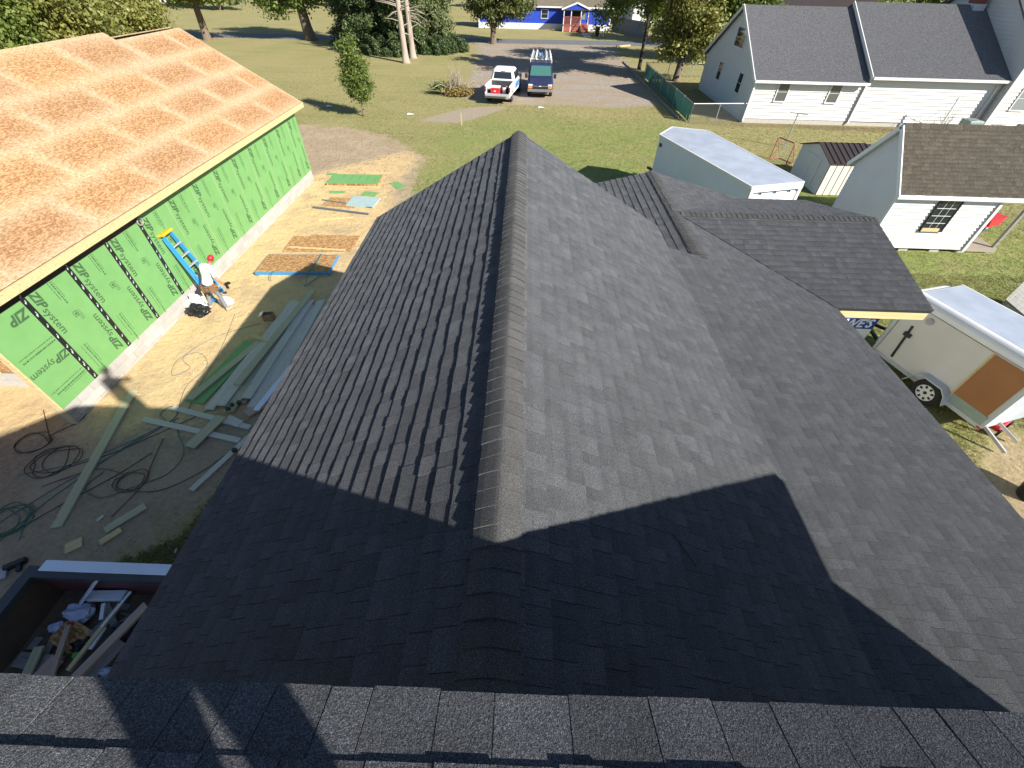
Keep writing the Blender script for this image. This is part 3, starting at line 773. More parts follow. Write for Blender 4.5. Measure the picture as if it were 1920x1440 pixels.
lumber((-8.62, 14.52, .03), (-6.5, 14.4, .03), .09, .022, MT['pine'], 'thin pine strip along the strand board sheet')
st = empty('green_sheet_stack', (-8.1, 21.25, 0), 'stack of green coated sheathing sheets on the pale sand', 'board stack', rz=R(91.5))
for k in range(6): MB().box(-.62, .62, -1.22, 1.22, 0, .0145).build('sheet', MT['osb'], st, loc=(0, 0, .02 + k * .015))
MB().box(-.615, .615, -1.215, 1.215, 0, .004).build('green_face', MT['zip'], st, loc=(0, 0, .1105))
rgp = random.Random(2)
mbp = MB()
for q in range(5):
    V, F = smallprint(rgp, .5, .02); mbp.add([(p[0] - .3 + q * .1, p[1] - 1 + q * .4, .1155) for p in V], F)
mbp.build('lettering', MT['ink'], st)
MB().box(-.64, -.56, -1.25, 1.25, 0, .018).build('skid', MT['pine'], st); MB().box(.5, .58, -1.25, 1.25, 0, .018).build('skid', MT['pine'], st)
sheet((-7.02, 18.78), 1.24, .98, .06, R(86), MT['tarp'], 'pale blue grey foam board lying on the sand', z=.012)
sheet((-7.95, 18.72), 1.5, .95, .01, R(84), MT['osb'], 'yellowish strand board piece beside the pale foam board', z=.005)
lumber((-9.0, 18.05, .05), (-6.45, 17.52, .05), .07, .06, MT['slate_pipe'], 'long slate blue metal bar lying on the sand', name='metal_bar', cat='metal bar')
lumber((-8.9, 18.9, .03), (-6.5, 18.22, .03), .05, .03, MT['slate_pipe'], 'thin dark strip sticking out under the foam board', name='metal_strip', cat='metal strip')
for (x, y, L, w, rz, lb) in ((-5.95, 20.9, .9, .45, 40, 'green sheathing scrap at the edge of the sand heap'), (-7.0, 19.75, .7, .5, 80, 'square green sheathing scrap behind the foam board'),
                             (-8.55, 19.85, .7, .3, 97, 'narrow green sheathing scrap near the block wall'), (-9.55, 22.1, .5, .25, 92, 'tiny green scrap beyond the green stack')):
    sheet((x, y), L, w, .012, R(rz), MT['zip'], lb, 'sheathing_scrap', 'scrap', z=.004)
for i, (a, b2, lb) in enumerate((((-9.35, 20.45), (-7.3, 20.2), 'thin pine strip in front of the green stack'), ((-8.3, 22.5), (-6.7, 22.45), 'brown board half buried in the pale sand'),
                                 ((-8.4, 16.9), (-7.0, 17.25), 'pale thin lath on the sand between bar and sheets'))):
    lumber((*a, .02), (*b2, .02), .07, .03, MT['pine'], lb)
# long lumber pile along the house
cols = ['pale', 'pale', 'treated', 'pale', 'pale', 'pale', 'treated', 'pale', 'pale']
lab = ['outermost, next to the green sheet', 'second from the green sheet', 'third from the green sheet', 'fourth from the green sheet', 'fifth from the green sheet', 'sixth from the green sheet',
       'seventh from the green sheet', 'eighth from the green sheet', 'nearest the house wall']
for i in range(9):
    x0 = -7.28 + i * .245; x1 = -7.02 + i * .17
    y0 = 6.45 + [0, .1, -.05, .35, .1, .25, .45, .3, .6][i]; y1 = 10.9 + [.1, .0, .15, .1, -.1, .1, 0, .1, .05][i]
    lumber((x0, y0, .07 + .04 * (i % 2)), (x1, y1, .07 + .04 * (i % 2)), .236, .042, MT[cols[i]], 'long board in the lumber pile, ' + lab[i], group='long boards in the pile beside the house')
lumber((-6.95, 7.2, .155), (-6.6, 11.5, .155), .2, .04, MT['treated'], 'long board lying on top of the lumber pile')
lumber((-6.1, 6.4, .15), (-5.6, 9.6, .16), .14, .04, MT['vinyl'], 'bluish white board on top of the lumber pile')
for i in range(6):
    lumber((-7.1 + i * .24, 6.6 + .05 * (i % 3), .03), (-6.9 + i * .19, 10.5, .03), .15, .04, MT['pinkwood'], 'board at the bottom of the lumber pile', group='bottom boards of the pile')
sheet((-7.62, 7.85), 2.35, .5, .03, R(-9), MT['zip'], 'narrow green sheathing strip beside the lumber pile', 'sheathing_strip', 'sheet', z=.01)
lumber((-7.92, 6.75, .07), (-7.2, 9.05, .07), .19, .045, MT['treated'], 'yellow green board lying across the green strip')
lumber((-7.55, 9.2, .12), (-6.95, 8.95, .13), .09, .03, MT['pine'], 'short pale stick across the top of the boards')
lumber((-7.1, 12.0, .03), (-6.85, 12.75, .03), .16, .04, MT['treated'], 'short green tinted board beyond the lumber pile')
lumber((-6.35, 6.35, .06), (-5.9, 6.95, .06), .28, .04, MT['pinkwood'], 'short reddish offcut at the near end of the pile')
lumber((-8.6, 3.45, .03), (-9.5, 7.0, .03), .19, .045, MT['treated'], 'long single board lying on the dirt by the block wall')
lumber((-8.68, 6.12, .025), (-6.15, 5.6, .025), .13, .04, MT['pale'], 'pale board under the cross plank')
lumber((-8.22, 6.5, .025), (-6.1, 5.98, .025), .13, .04, MT['pale'], 'pale board running toward the house under the pile end')
lumber((-7.12, 5.35, .07), (-6.88, 6.25, .07), .26, .035, MT['treated'], 'short wide plank laid across two pale boards')
lumber((-6.75, 6.22, .04), (-6.35, 6.05, .04), .2, .04, MT['pale'], 'square pale offcut beside the crossed boards')
lumber((-6.52, 4.32, .03), (-5.9, 5.95, .03), .13, .04, MT['pale'], 'white board with a dark cap near the roof edge')
lumber((-7.65, 3.42, .03), (-7.22, 3.95, .03), .17, .04, MT['treated'], 'short green board lying on the dirt')
lumber((-7.57, 3.18, .03), (-7.36, 3.45, .03), .13, .04, MT['pine'], 'small pine block beside the short green board')
lumber((-8.13, 3.05, .02), (-7.93, 3.2, .02), .22, .03, MT['pine'], 'square pine offcut on the dirt near the dumpster')
lumber((-7.95, 3.6, .02), (-7.9, 3.72, .02), .06, .02, MT['pale'], 'tiny pale wood chip block on the dirt')
for (x, y, z) in ((-6.78, 6.42, .13), (-6.62, 6.62, .13), (-6.7, 6.5, .18), (-6.1, 5.3, .06)):
    c = MB(); c.tube([(x, y, z), (x, y, z + .05)], .055, 12); tag(c.build('pipe_cap', MT['black']), 'small round black plastic cap on the white board near the roof edge' if x > -6.2 else 'small round black plastic cap at the near end of the lumber pile', 'cap', 'black plastic caps on the boards')
cb = empty('carton', (-7.45, 10.12, 0), 'open brown carton of nails standing in the shade', 'carton', rz=R(12))
for a in ((-.14, .14, -.11, -.1), (-.14, .14, .1, .11), (-.14, -.13, -.1, .1), (.13, .14, -.1, .1)): MB().box(a[0], a[1], a[2], a[3], 0, .19).build('side', MT['cardboard'], cb)
MB().box(-.13, .13, -.1, .1, .0, .09).build('contents', MT['pale'], cb); MB().obox((-.18, 0, .21), ((1, 0, .5), (0, 1, 0), (-.5, 0, 1)), (.06, .1, .004)).build('flap', MT['whitepaint'], cb)
# straps of the packed boards sticking up
for (x, y, h, lb) in ((-7.02, 12.35, .8, 'loose teal strap curling down from the board stack'), (-8.25, 12.35, .3, 'short teal strap end in front of the board stack')):
    s = MB(); s.tube(smooth_path([(x, y + .15, .17), (x + .02, y + .02, .2 + h * .2), (x - .03, y - .2, .12), (x - .05, y - .55 * h, .012)]), .008, 5)
    tag(s.build('strap', MT['hose_green']), lb, 'strap')

# hoses
def hose(pts, m, label, r=.008, name='air_hose'):
    s = MB(); s.tube(smooth_path([(x, y, r + .002 + .004 * (i % 3)) for i, (x, y) in enumerate(pts)], 5), r, 6)
    return tag(s.build(name, m, smooth=True), label, 'hose')
def loops(c, r, n, seed, stretch=1.0):
    g = random.Random(seed); out = []; a = g.uniform(0, 6)
    for i in range(n):
        a += 2 * math.pi / 9
        q = r * g.uniform(.75, 1.2)
        out.append((c[0] + q * math.cos(a) + .02 * i * stretch * .3, c[1] + q * math.sin(a) * .9 + .004 * i))
    return out
hose(loops((-9.95, 4.85), .42, 34, 1, 1.4) + [(-8.7, 5.2), (-7.9, 5.9), (-7.3, 6.5)], MT['hose_black'], 'black air hose coiled in loops on the dirt')
hose([(-11.2, 6.3)] + loops((-10.7, 5.35), .33, 20, 2) + [(-10.1, 6.1), (-10.4, 6.9)], MT['hose_black'], 'thin dark cord looping by the corner post')
hose([(-10.3, 4.55), (-9.3, 4.9), (-8.5, 5.55), (-8.0, 6.2), (-8.25, 6.55), (-8.4, 6.3), (-8.1, 6.0), (-8.5, 5.4), (-9.2, 4.4), (-9.9, 3.3), (-10.4, 2.4)], MT['hose_teal'], 'teal air hose bunched beside the long single board')
hose([(-7.9, 6.2), (-8.2, 5.9), (-8.6, 5.3), (-9.0, 4.5), (-9.3, 3.7), (-9.1, 3.2)], MT['hose_teal'], 'second teal hose strand running off the bunch')
hose([(-8.0, 6.15), (-7.6, 5.7), (-7.2, 5.2), (-7.25, 4.7), (-7.7, 4.4), (-8.2, 4.1), (-8.7, 4.3), (-8.6, 4.7)], MT['hose_green'], 'green hose curving past the crossed pale boards')
hose([(-9.6, 4.3), (-8.8, 4.75)] + loops((-8.0, 4.45), .28, 22, 4, 1.2) + [(-7.2, 4.3), (-6.6, 4.75), (-6.3, 5.2)], MT['hose_red'], 'dark red hose lying in loops on the dirt')
hose([(-7.9, 5.6), (-7.75, 5.0), (-7.6, 4.4), (-7.75, 3.7)], MT['hose_red'], 'short dark red hose end near the short green board')
hose(loops((-9.75, 3.45), .38, 40, 6, .5), MT['hose_green'], 'green hose rolled in a round coil on the dirt')
hose([(-10.2, 2.7), (-9.4, 3.3), (-8.9, 3.9), (-8.3, 4.6), (-7.9, 5.2)], MT['hose_black'], 'long dark hose trailing past the coil')
hose([(-7.6, 9.9), (-8.6, 9.2), (-9.0, 8.3), (-8.6, 7.9), (-8.9, 7.6), (-9.1, 8.2), (-8.7, 8.5), (-8.2, 8.0), (-8.3, 7.2), (-8.0, 6.3)], MT['slate_pipe'], 'thin grey cord looping over the sunlit sand', r=.006, name='cord')
hose([(-8.6, 10.3), (-8.3, 9.2), (-8.1, 8.2), (-8.0, 7.2), (-7.8, 6.4)], MT['slate_pipe'], 'thin grey cord running straight over the sunlit sand', r=.006, name='cord')
ng = empty('nail_gun', (-8.75, 2.75, 0), 'black nail gun lying on the dirt by the dumpster', 'tool', rz=R(35))
MB().box(-.16, .14, -.045, .045, .01, .1).build('body', MT['black'], ng); MB().box(.02, .08, -.18, -.04, .02, .08).build('handle', MT['black'], ng); MB().box(-.22, -.12, -.2, .02, .03, .06).build('magazine', MT['steel'], ng)

# ------------------------------------------------------------------ roll-off dumpster with scrap
dx0, dx1, dy0, dy1, dz = -6.86, -3.0, -2.3, 2.16, 1.5
dp = empty('dumpster', (-5, 0, 0), 'open dark steel dumpster full of building scrap', 'dumpster')
DO = Vector((-5, 0, 0))
def D(mb, name, m, **k):
    mb.v = [tuple(Vector(p) - DO) for p in mb.v]; return mb.build(name, m, dp, **k)
D(MB().box(dx0, dx1, dy0, dy1, .12, .18), 'floor', MT['rust'])
D(MB().box(dx0, dx1, dy1 - .05, dy1, .18, dz - .1), 'wall', MT['maroon']); D(MB().box(dx0, dx1, dy0, dy0 + .05, .18, dz - .1), 'wall', MT['maroon'])
D(MB().box(dx0, dx0 + .05, dy0 + .05, dy1 - .05, .18, dz - .1), 'wall', MT['rust']); D(MB().box(dx1 - .05, dx1, dy0 + .05, dy1 - .05, .18, dz - .1), 'wall', MT['rust'])
D(MB().box(dx0 - .05, dx1 + .05, dy1 - .1, dy1 + .06, dz - .1, dz), 'rim', MT['rimsteel']); D(MB().box(dx0 - .05, dx1 + .05, dy0 - .06, dy0 + .1, dz - .1, dz), 'rim', MT['rimsteel'])
D(MB().box(dx0 - .06, dx0 + .1, dy0 + .1, dy1 - .1, dz - .1, dz), 'rim', MT['rimsteel']); D(MB().box(dx1 - .1, dx1 + .06, dy0 + .1, dy1 - .1, dz - .1, dz), 'rim', MT['rimsteel'])
for k in range(7): D(MB().box(dx0 + .2 + k * .55, dx0 + .3 + k * .55, dy1, dy1 + .05, .2, dz - .1), 'rib', MT['maroon'])
for k in range(2): D(MB().box(dx0 + .3, dx1 - .3, dy0 + .6 + k * 2.2, dy0 + .8 + k * 2.2, 0, .12), 'skid', MT['rimsteel'])
dirtm = MB(); n = 14; g = random.Random(4)
hz = [[(.45 + .35 * math.sin(i * .6 + j * .35) * .3 + g.uniform(0, .12) + (.25 if i < 4 else 0)) for i in range(n)] for j in range(n)]
V = [(dx0 + .05 + (dx1 - dx0 - .1) * i / (n - 1), dy0 + .05 + (dy1 - dy0 - .1) * j / (n - 1), .45 + hz[j][i] * .5) for j in range(n) for i in range(n)]
dirtm.add(V, [(j * n + i, j * n + i + 1, (j + 1) * n + i + 1, (j + 1) * n + i) for j in range(n - 1) for i in range(n - 1)])
sm = dirtm.build('scrap_heap', MT['soil'], smooth=True); tag(sm, 'loose dark rubbish filling the bottom of the dumpster', 'rubbish', kind='stuff')
sc2 = MB(); g = random.Random(14)
for k in range(70):
    a = g.uniform(0, 6.28); L_ = g.uniform(.08, .4); c = Vector((g.uniform(-6.7, -3.4), g.uniform(-.6, 2.0), g.uniform(.72, .9)))
    sc2.bar(c, c + Vector((math.cos(a) * L_, math.sin(a) * L_, g.uniform(-.1, .15))), g.uniform(.03, .12), g.uniform(.01, .04))
tag(sc2.build('small_scrap', MT['greywood']), 'small grey wood scrap strewn in the dumpster', 'scrap', kind='stuff')
wb = MB(); wb.prism([(-6.72, 2.15, 1.501), (-6.68, 2.29, 1.501), (-6.68, 2.29, 1.54), (-6.71, 2.16, 1.52)], (2.9, .0, 0))
tag(wb.build('vinyl_trim', MT['vinyl']), 'long white vinyl trim lying along the dumpster rim', 'trim')
J = [((-6.4, 1.86, .86), (-5.84, 2.09, 1.46), .07, .03, 'vinyl', 'narrow white strip leaning on the dumpster far wall'),
     ((-6.24, 2.0, .97), (-5.7, 2.02, .98), .14, .08, 'vinyl', 'white trim piece lying on the scrap'),
     ((-5.86, 1.08, .95), (-5.66, 1.9, 1.03), .06, .04, 'pine', 'long thin pine lath across the dumpster scrap'),
     ((-5.78, 1.5, .98), (-5.52, 2.03, 1.15), .03, .02, 'vinyl', 'thin white strip beside the pine lath'),
     ((-5.72, .9, .98), (-5.14, 1.85, 1.2), .12, .05, 'pinkwood', 'wide reddish board slanting through the dumpster'),
     ((-5.98, .98, .99), (-6.22, 1.6, 1.0), .07, .04, 'pinkwood', 'short reddish stick beside the strand board piece'),
     ((-6.36, .95, .93), (-6.45, 1.34, .96), .12, .04, 'treated', 'short treated board near the dumpster corner'),
     ((-6.2, .98, .93), (-6.1, 1.22, .95), .2, .04, 'pinkwood', 'pair of reddish offcuts in the dumpster'),
     ((-6.74, 1.2, .86), (-6.1, 1.17, .87), .18, .03, 'greywood', 'grey weathered board under the treated board'),
     ((-5.6, .95, .88), (-5.4, 1.45, .92), .16, .04, 'greywood', 'dark grey plank under the slanting reddish board'),
     ((-5.93, 1.9, 1.0), (-5.85, 1.7, .96), .05, .03, 'vinyl', 'small bent white strip in the scrap'),
     ((-5.75, 1.33, .95), (-5.72, 1.6, .97), .05, .03, 'vinyl', 'short white strip beside the pine lath')]
for a, b2, w, t, m_, lb in J: lumber(a, b2, w, t, MT[m_], lb, name='scrap_board', cat='scrap board')
o = sheet((-6.2, 1.5), .42, .32, .012, R(70), MT['osb'], 'strand board piece lying in the dumpster', 'strand_board_piece', 'sheet', z=.88); o.rotation_euler = (.15, -.1, 1.2)
def crumple(c, r, seed, m_, label, name, cat, nu=18, nv=10):
    g = random.Random(seed); s = MB(); s.ball((0, 0, 0), 1.0, nu, nv)
    ph = [g.uniform(0, 6) for _ in range(9)]
    out = []
    for (x, y, z) in s.v:
        k = 1 + .16 * math.sin(5 * x + ph[0] + 3 * z) + .14 * math.sin(7 * y + ph[1] - 4 * x) + .12 * math.sin(9 * z + ph[2] + 5 * y) + g.uniform(-.07, .07)
        out.append((x * k * r[0], y * k * r[1], max(z * k, -.55) * r[2] + .55 * r[2]))
    s.v = out
    return tag(s.build(name, MT[m_], loc=c), label, cat)
crumple((-6.28, 1.8, .82), (.2, .12, .14), 3, 'cloth_blue', 'crumpled pale blue cloth on the dumpster scrap', 'cloth', 'cloth')
crumple((-6.47, 1.6, .84), (.1, .07, .07), 5, 'cloth_blue', 'small pale rag beside the crumpled cloth', 'rag', 'cloth')
crumple((-6.27, 1.63, .9), (.04, .03, .03), 6, 'red', 'small red wrapper under the pale cloth', 'wrapper', 'wrapper')
crumple((-6.0, 1.4, .78), (.14, .09, .08), 8, 'bag', 'black plastic sheet crumpled in the dumpster', 'plastic_sheet', 'plastic')
crumple((-5.9, 1.26, .9), (.06, .04, .03), 9, 'greenlime', 'bright green plastic scrap on the black sheet', 'plastic_scrap', 'plastic')
crumple((-5.4, 1.1, .84), (.08, .05, .06), 10, 'cloth_blue', 'bluish plastic wrap by the roof edge', 'plastic_wrap', 'plastic')
crumple((-5.45, 1.6, .78), (.22, .16, .12), 12, 'bag', 'dark bag behind the slanting board', 'rubbish_bag', 'bag')
pw = MB(); pw.add([(0, 0, 0), (.05, .02, .012), (.03, .1, .02), (-.01, .07, .006)], [(0, 1, 2, 3)]); pw.add([(0, 0, -.003), (.05, .02, .009), (.03, .1, .017), (-.01, .07, .003)], [(3, 2, 1, 0)])
tag(pw.build('paper_scrap', MT['vinyl'], loc=(-6.15, 3.05, .006)), 'tiny white paper scrap on the dark grass', 'paper')

# ------------------------------------------------------------------ people
def skin_geo(vs, es, rs, sub=2, root=0):
    me = bpy.data.meshes.new('s'); me.from_pydata(vs, es, [])
    ob = bpy.data.objects.new('s', me); COL.objects.link(ob)
    sk = ob.modifiers.new('k', 'SKIN'); sk.use_smooth_shade = True
    if not me.skin_vertices: me.skin_vertices_layer = None
    sv = me.skin_vertices[0].data
    for i, r in enumerate(rs):
        sv[i].radius = (r, r) if not isinstance(r, tuple) else r
        sv[i].use_root = (i == root)
    ss = ob.modifiers.new('u', 'SUBSURF'); ss.levels = sub; ss.render_levels = sub
    dg = bpy.context.evaluated_depsgraph_get(); dg.update()
    m2 = bpy.data.meshes.new_from_object(ob.evaluated_get(dg))
    V = [tuple(q.co) for q in m2.vertices]; F = [tuple(p.vertices) for p in m2.polygons]
    bpy.data.objects.remove(ob); bpy.data.meshes.remove(me); bpy.data.meshes.remove(m2)
    return V, F
def chain_geo(chains, sub=2):
    """chains: list of lists of (point, radius); chains after the first start at an existing point"""
    vs, es, rs, idx = [], [], [], {}
    for ch in chains:
        prev = None
        for p, r in ch:
            k = tuple(round(q, 4) for q in p)
            if k not in idx:
                idx[k] = len(vs); vs.append(tuple(p)); rs.append(r)
            if prev is not None: es.append((prev, idx[k]))
            prev = idx[k]
    return skin_geo(vs, es, rs, sub)
def hand_geo(wr, dirv, side, curl, s=1.0):
    """five fingers rooted in a palm beyond the wrist"""
    wr = Vector(wr); d = Vector(dirv).normalized(); sd = Vector(side); sd = (sd - d * sd.dot(d)).normalized(); n = d.cross(sd)
    out = MB()
    palm = wr + d * .05 * s
    g = skin_geo([tuple(wr), tuple(palm), tuple(wr + d * .09 * s)], [(0, 1), (1, 2)], [(.026 * s, .026 * s), (.038 * s, .018 * s), (.036 * s, .014 * s)], 1)
    out.add(*g)
    for i, (o, L) in enumerate(((-.03, .075), (-.01, .085), (.011, .08), (.03, .062))):
        a = wr + d * .085 * s + sd * o * s
        p = [a]; dd = d.copy()
        for k in range(3):
            dd = (dd + n * curl * (.5 + .3 * k)).normalized(); p.append(p[-1] + dd * L / 3 * s)
        out.add(*skin_geo([tuple(q) for q in p], [(0, 1), (1, 2), (2, 3)], [.010 * s, .0095 * s, .009 * s, .0075 * s], 1))
    a = wr + d * .03 * s - sd * .025 * s
    p = [a, a + (d * .6 - sd * .7) * .035 * s, a + (d * .6 - sd * .7) * .035 * s + (d * .9 - sd * .1 + n * curl * .6) * .03 * s, a + (d * .6 - sd * .7) * .035 * s + (d * .9 + n * curl * .9) * .055 * s]
    out.add(*skin_geo([tuple(q) for q in p], [(0, 1), (1, 2), (2, 3)], [.013 * s, .012 * s, .0105 * s, .008 * s], 1))
    return out
def person(base, label, J, face, shirt, pants, cap=None, curl=.5, long_sleeve=False):
    """J: joints in world space"""
    root = empty('person', base, label, 'person'); O = Vector(base)
    L = {k: tuple(Vector(v) - O) for k, v in J.items()}
    V = lambda k: Vector(L[k])
    def lerp(a, b, t): return tuple(V(a).lerp(V(b), t))
    mid = lerp('pelvis', 'chest', .5)
    body = MB()
    body.add(*chain_geo([
        [(L['pelvis'], (.135, .11)), (mid, (.12, .095)), (L['chest'], (.145, .11)), (L['neck'], .055), (lerp('neck', 'head', .45), .058)],
        [(L['chest'], 0), (L['shl'], .062), (L['ell'], .043), (L['wrl'], .028)],
        [(L['chest'], 0), (L['shr'], .062), (L['elr'], .043), (L['wrr'], .028)],
        [(L['pelvis'], 0), (L['hipl'], .092), (L['knl'], .048), (L['anl'], .038), (L['tol'], .036)],
        [(L['pelvis'], 0), (L['hipr'], .092), (L['knr'], .048), (L['anr'], .038), (L['tor'], .036)]]))
    # head with face
    h = V('head'); f = Vector(face).normalized(); upv = (V('head') - V('neck')).normalized()
    f = (f - upv * f.dot(upv)).normalized(); s = f.cross(upv)
    def H(a, b_, c): return h + s * a + f * b_ + upv * c
    hb = MB(); hb.ball((0, 0, 0), 1, 16, 12)
    for (x, y, z) in hb.v:
        pass
    hv = []
    for (x, y, z) in hb.v:
        w = .075 * (1 - .22 * max(0, -z)); d = .095 * (1 - .1 * max(0, -z)) if y > 0 else .098
        hv.append(H(x * w, y * d + (.012 if z < -.4 and y > 0 else 0), z * .118))
    body.add(hv, hb.f)
    nb = MB(); nb.ball((0, 0, 0), 1, 8, 6); body.add([H(x * .013, .098 + y * .018, -.02 + z * .026) for x, y, z in nb.v], nb.f)
    for q in (-1, 1): body.add([H(q * .076 + x * .010, -.005 + y * .02, -.012 + z * .03) for x, y, z in nb.v], nb.f)
    body.add([H(x * .022, .088 + y * .008, -.062 + z * .008) for x, y, z in nb.v], nb.f)
    for side, wr, el in ((-1, 'wrl', 'ell'), (1, 'wrr', 'elr')):
        hg = hand_geo(V(wr), V(wr) - V(el), s * side, curl); body.add(hg.v, hg.f)
    b = body.build('body', MT['skin'], root, smooth=True)
    ey = MB()
    for q in (-1, 1): ey.ball(H(q * .032, .082, .004), .012, 8, 6)
    ey.build('eye', MT['black'], b)
    hr = MB(); hr.ball((0, 0, 0), 1, 16, 10)
    hr.v = [tuple(H(x * .079, (y * .094 - .010), z * .106 + .012 if z > -.3 else -.035 + .015 + (z + .3) * .03)) if y < .35 or z > .45 else tuple(H(x * .078, .035, .06)) for x, y, z in hr.v]
    hr.build('hair', MT['hair'], root, smooth=True)
    sh = MB(); e = .018; sl = 1.0 if long_sleeve else .55
    hem = tuple(V('pelvis') - (V('chest') - V('pelvis')).normalized() * .06)
    arms = []
    for a, b_, c in (('shl', 'ell', 'wrl'), ('shr', 'elr', 'wrr')):
        ch = [(L['chest'], 0), (L[a], .074), (lerp(a, b_, .55), .068)]
        if long_sleeve: ch += [(L[b_], .056), (lerp(b_, c, .9), .040)]
        else: ch += [(lerp(a, b_, .8), .064)]
        arms.append(ch)
    sh.add(*chain_geo([[(hem, (.172, .146)), (L['pelvis'], (.172, .146)), (mid, (.165, .138)), (L['chest'], (.185, .145)), (lerp('chest', 'neck', .9), .075)]] + arms))
    sh.build('shirt', MT[shirt], root, smooth=True)
    pt = MB()
    pt.add(*chain_geo([[(lerp('pelvis', 'chest', .18), (.146, .122)), (L['pelvis'], (.152, .128))],
                       [(L['pelvis'], 0), (L['hipl'], .098), (L['knl'], .060), (lerp('knl', 'anl', .92), .058)],
                       [(L['pelvis'], 0), (L['hipr'], .098), (L['knr'], .060), (lerp('knr', 'anr', .92), .058)]]))
    pt.build('trousers', MT[pants], root, smooth=True)
    for a, t in (('anl', 'tol'), ('anr', 'tor')):
        bt = MB(); d = (V(t) - V(a)); d.z = 0; d = d.normalized()
        bt.add(*skin_geo([tuple(V(a) - d * .04 - Vector((0, 0, .02))), tuple(V(a) + d * .06 - Vector((0, 0, .03))), tuple(V(t) + d * .05 - Vector((0, 0, .005)))], [(0, 1), (1, 2)], [.05, .047, .036], 2))
        bt.build('shoe', MT['boot'], root, smooth=True)
    if cap:
        cp = MB(); cp.ball((0, 0, 0), 1, 16, 10)
        cp.v = [tuple(H(x * .086, y * .106 - .002, max(z, -.05) * .125 + .018)) for x, y, z in cp.v]
        c = cp.build('cap', MT[cap], root, smooth=True)
        br = MB(); pts = [H(.07 * math.sin(a), -(.08 + .075 * math.cos(a)) if True else 0, .012 - .02 * math.cos(a)) for a in np.linspace(-1.4, 1.4, 9)]
        br.prism(pts, upv * .008); br.build('cap_brim', MT[cap], c)
    return root, H, L, V
# worker by the ladder, seen from behind
WJ = dict(pelvis=(-9.13, 10.55, .90), chest=(-9.03, 10.72, 1.26), neck=(-8.945, 10.80, 1.405), head=(-8.90, 10.86, 1.515),
          shl=(-9.22, 10.80, 1.33), ell=(-9.44, 10.95, 1.12), wrl=(-9.50, 11.15, 1.08),
          shr=(-8.85, 10.62, 1.32), elr=(-8.68, 10.42, 1.10), wrr=(-8.62, 10.55, .90),
          hipl=(-9.22, 10.58, .84), knl=(-9.42, 10.72, .46), anl=(-9.44, 10.55, .09), tol=(-9.47, 10.72, .045),
          hipr=(-9.05, 10.50, .84), knr=(-8.98, 10.58, .46), anr=(-8.88, 10.46, .09), tor=(-8.82, 10.62, .045))
wk, WH, WL, WV = person((-9.15, 10.6, 0), 'worker in red cap and white shirt with tool belt beside a blue ladder', WJ, (-.35, .9, -.1), 'tshirt', 'jeans', 'red')
tb = MB(); pc = WV('pelvis') + Vector((.0, .0, -.03))
tb.tube([pc + Vector((.19 * math.cos(a), .165 * math.sin(a), .01 * math.sin(a))) for a in np.linspace(0, 2 * math.pi, 15)], .028, 6, False); tb.build('tool_belt', MT['leather'], wk)
for (a, w, h) in ((-2.4, .09, .2), (-1.5, .06, .12), (-.7, .09, .2), (-.1, .07, .16), (2.8, .07, .18)):
    q = MB(); c = pc + Vector((.2 * math.cos(a), .175 * math.sin(a), -.09)); q.obox(c, ((-math.sin(a), math.cos(a), 0), (math.cos(a), math.sin(a), 0), (0, 0, 1)), (w, .035, h / 2)); bevel_mesh(q.build('tool_pouch', MT['leather'], wk), .012, 1)
q = MB(); q.tube([pc + Vector((-.16, -.17, -.12)), pc + Vector((-.17, -.19, -.52))], .016, 6); q.build('hammer_handle', MT['pine'], wk)
q = MB(); q.obox(Vector(WL['wrr']) + Vector((.03, .06, -.02)), ((.3, 1, -.2), (1, -.3, 0), (0, 0, 1)), (.09, .03, .035)); q.obox(Vector(WL['wrr']) + Vector((.02, .02, -.09)), ((.3, 1, -.2), (1, -.3, 0), (0, 0, 1)), (.03, .025, .07)); q.build('drill', MT['black'], wk)
q = MB(); c = pc + Vector((.22, -.05, -.02)); q.tube([c, c + Vector((.14, -.03, .03))], .01, 6); q.build('screwdriver', MT['yellow'], wk)
# flat print on the shirt back
bk = (WV('chest') * .6 + WV('pelvis') * .4); nrm = Vector((.12, -.8, .38)).normalized()
pr = MB(); sd = Vector((.98, .2, 0)); up = nrm.cross(sd).normalized()
for k in range(9):
    a = 2 * math.pi * k / 9; pr.add([bk + nrm * .172 + sd * (.075 * math.cos(a + t)) * rr + up * (.075 * math.sin(a + t)) * rr + up * .06 for t, rr in ((-.2, .4), (0, 1.0), (.2, .4))], [(0, 1, 2)])
pr.build('shirt_print', MT['yellow'], wk)
# the photographer, standing on the upper roof just behind the camera
PJ = dict(pelvis=(.36, -.80, 7.83), chest=(.24, -.72, 8.23), neck=(.22, -.66, 8.42), head=(.22, -.62, 8.56),
          shl=(.06, -.70, 8.33), ell=(-.06, -.48, 8.10), wrl=(-.02, -.22, 7.93), shr=(.41, -.68, 8.33), elr=(.40, -.42, 8.10), wrr=(.10, -.19, 7.86),
          hipl=(.27, -.76, 7.80), knl=(.285, -.68, 7.40), anl=(.305, -.70, 7.03), tol=(.30, -.54, 6.92), hipr=(.49, -.76, 7.80), knr=(.525, -.68, 7.40), anr=(.545, -.70, 7.03), tor=(.56, -.54, 6.92))
person((.5, -.8, 6.99), 'roofer in grey shirt and blue jeans standing on the upper charcoal roof', PJ, (0, .9, -.5), 'cloth_blue', 'bluejeans', None, .8)

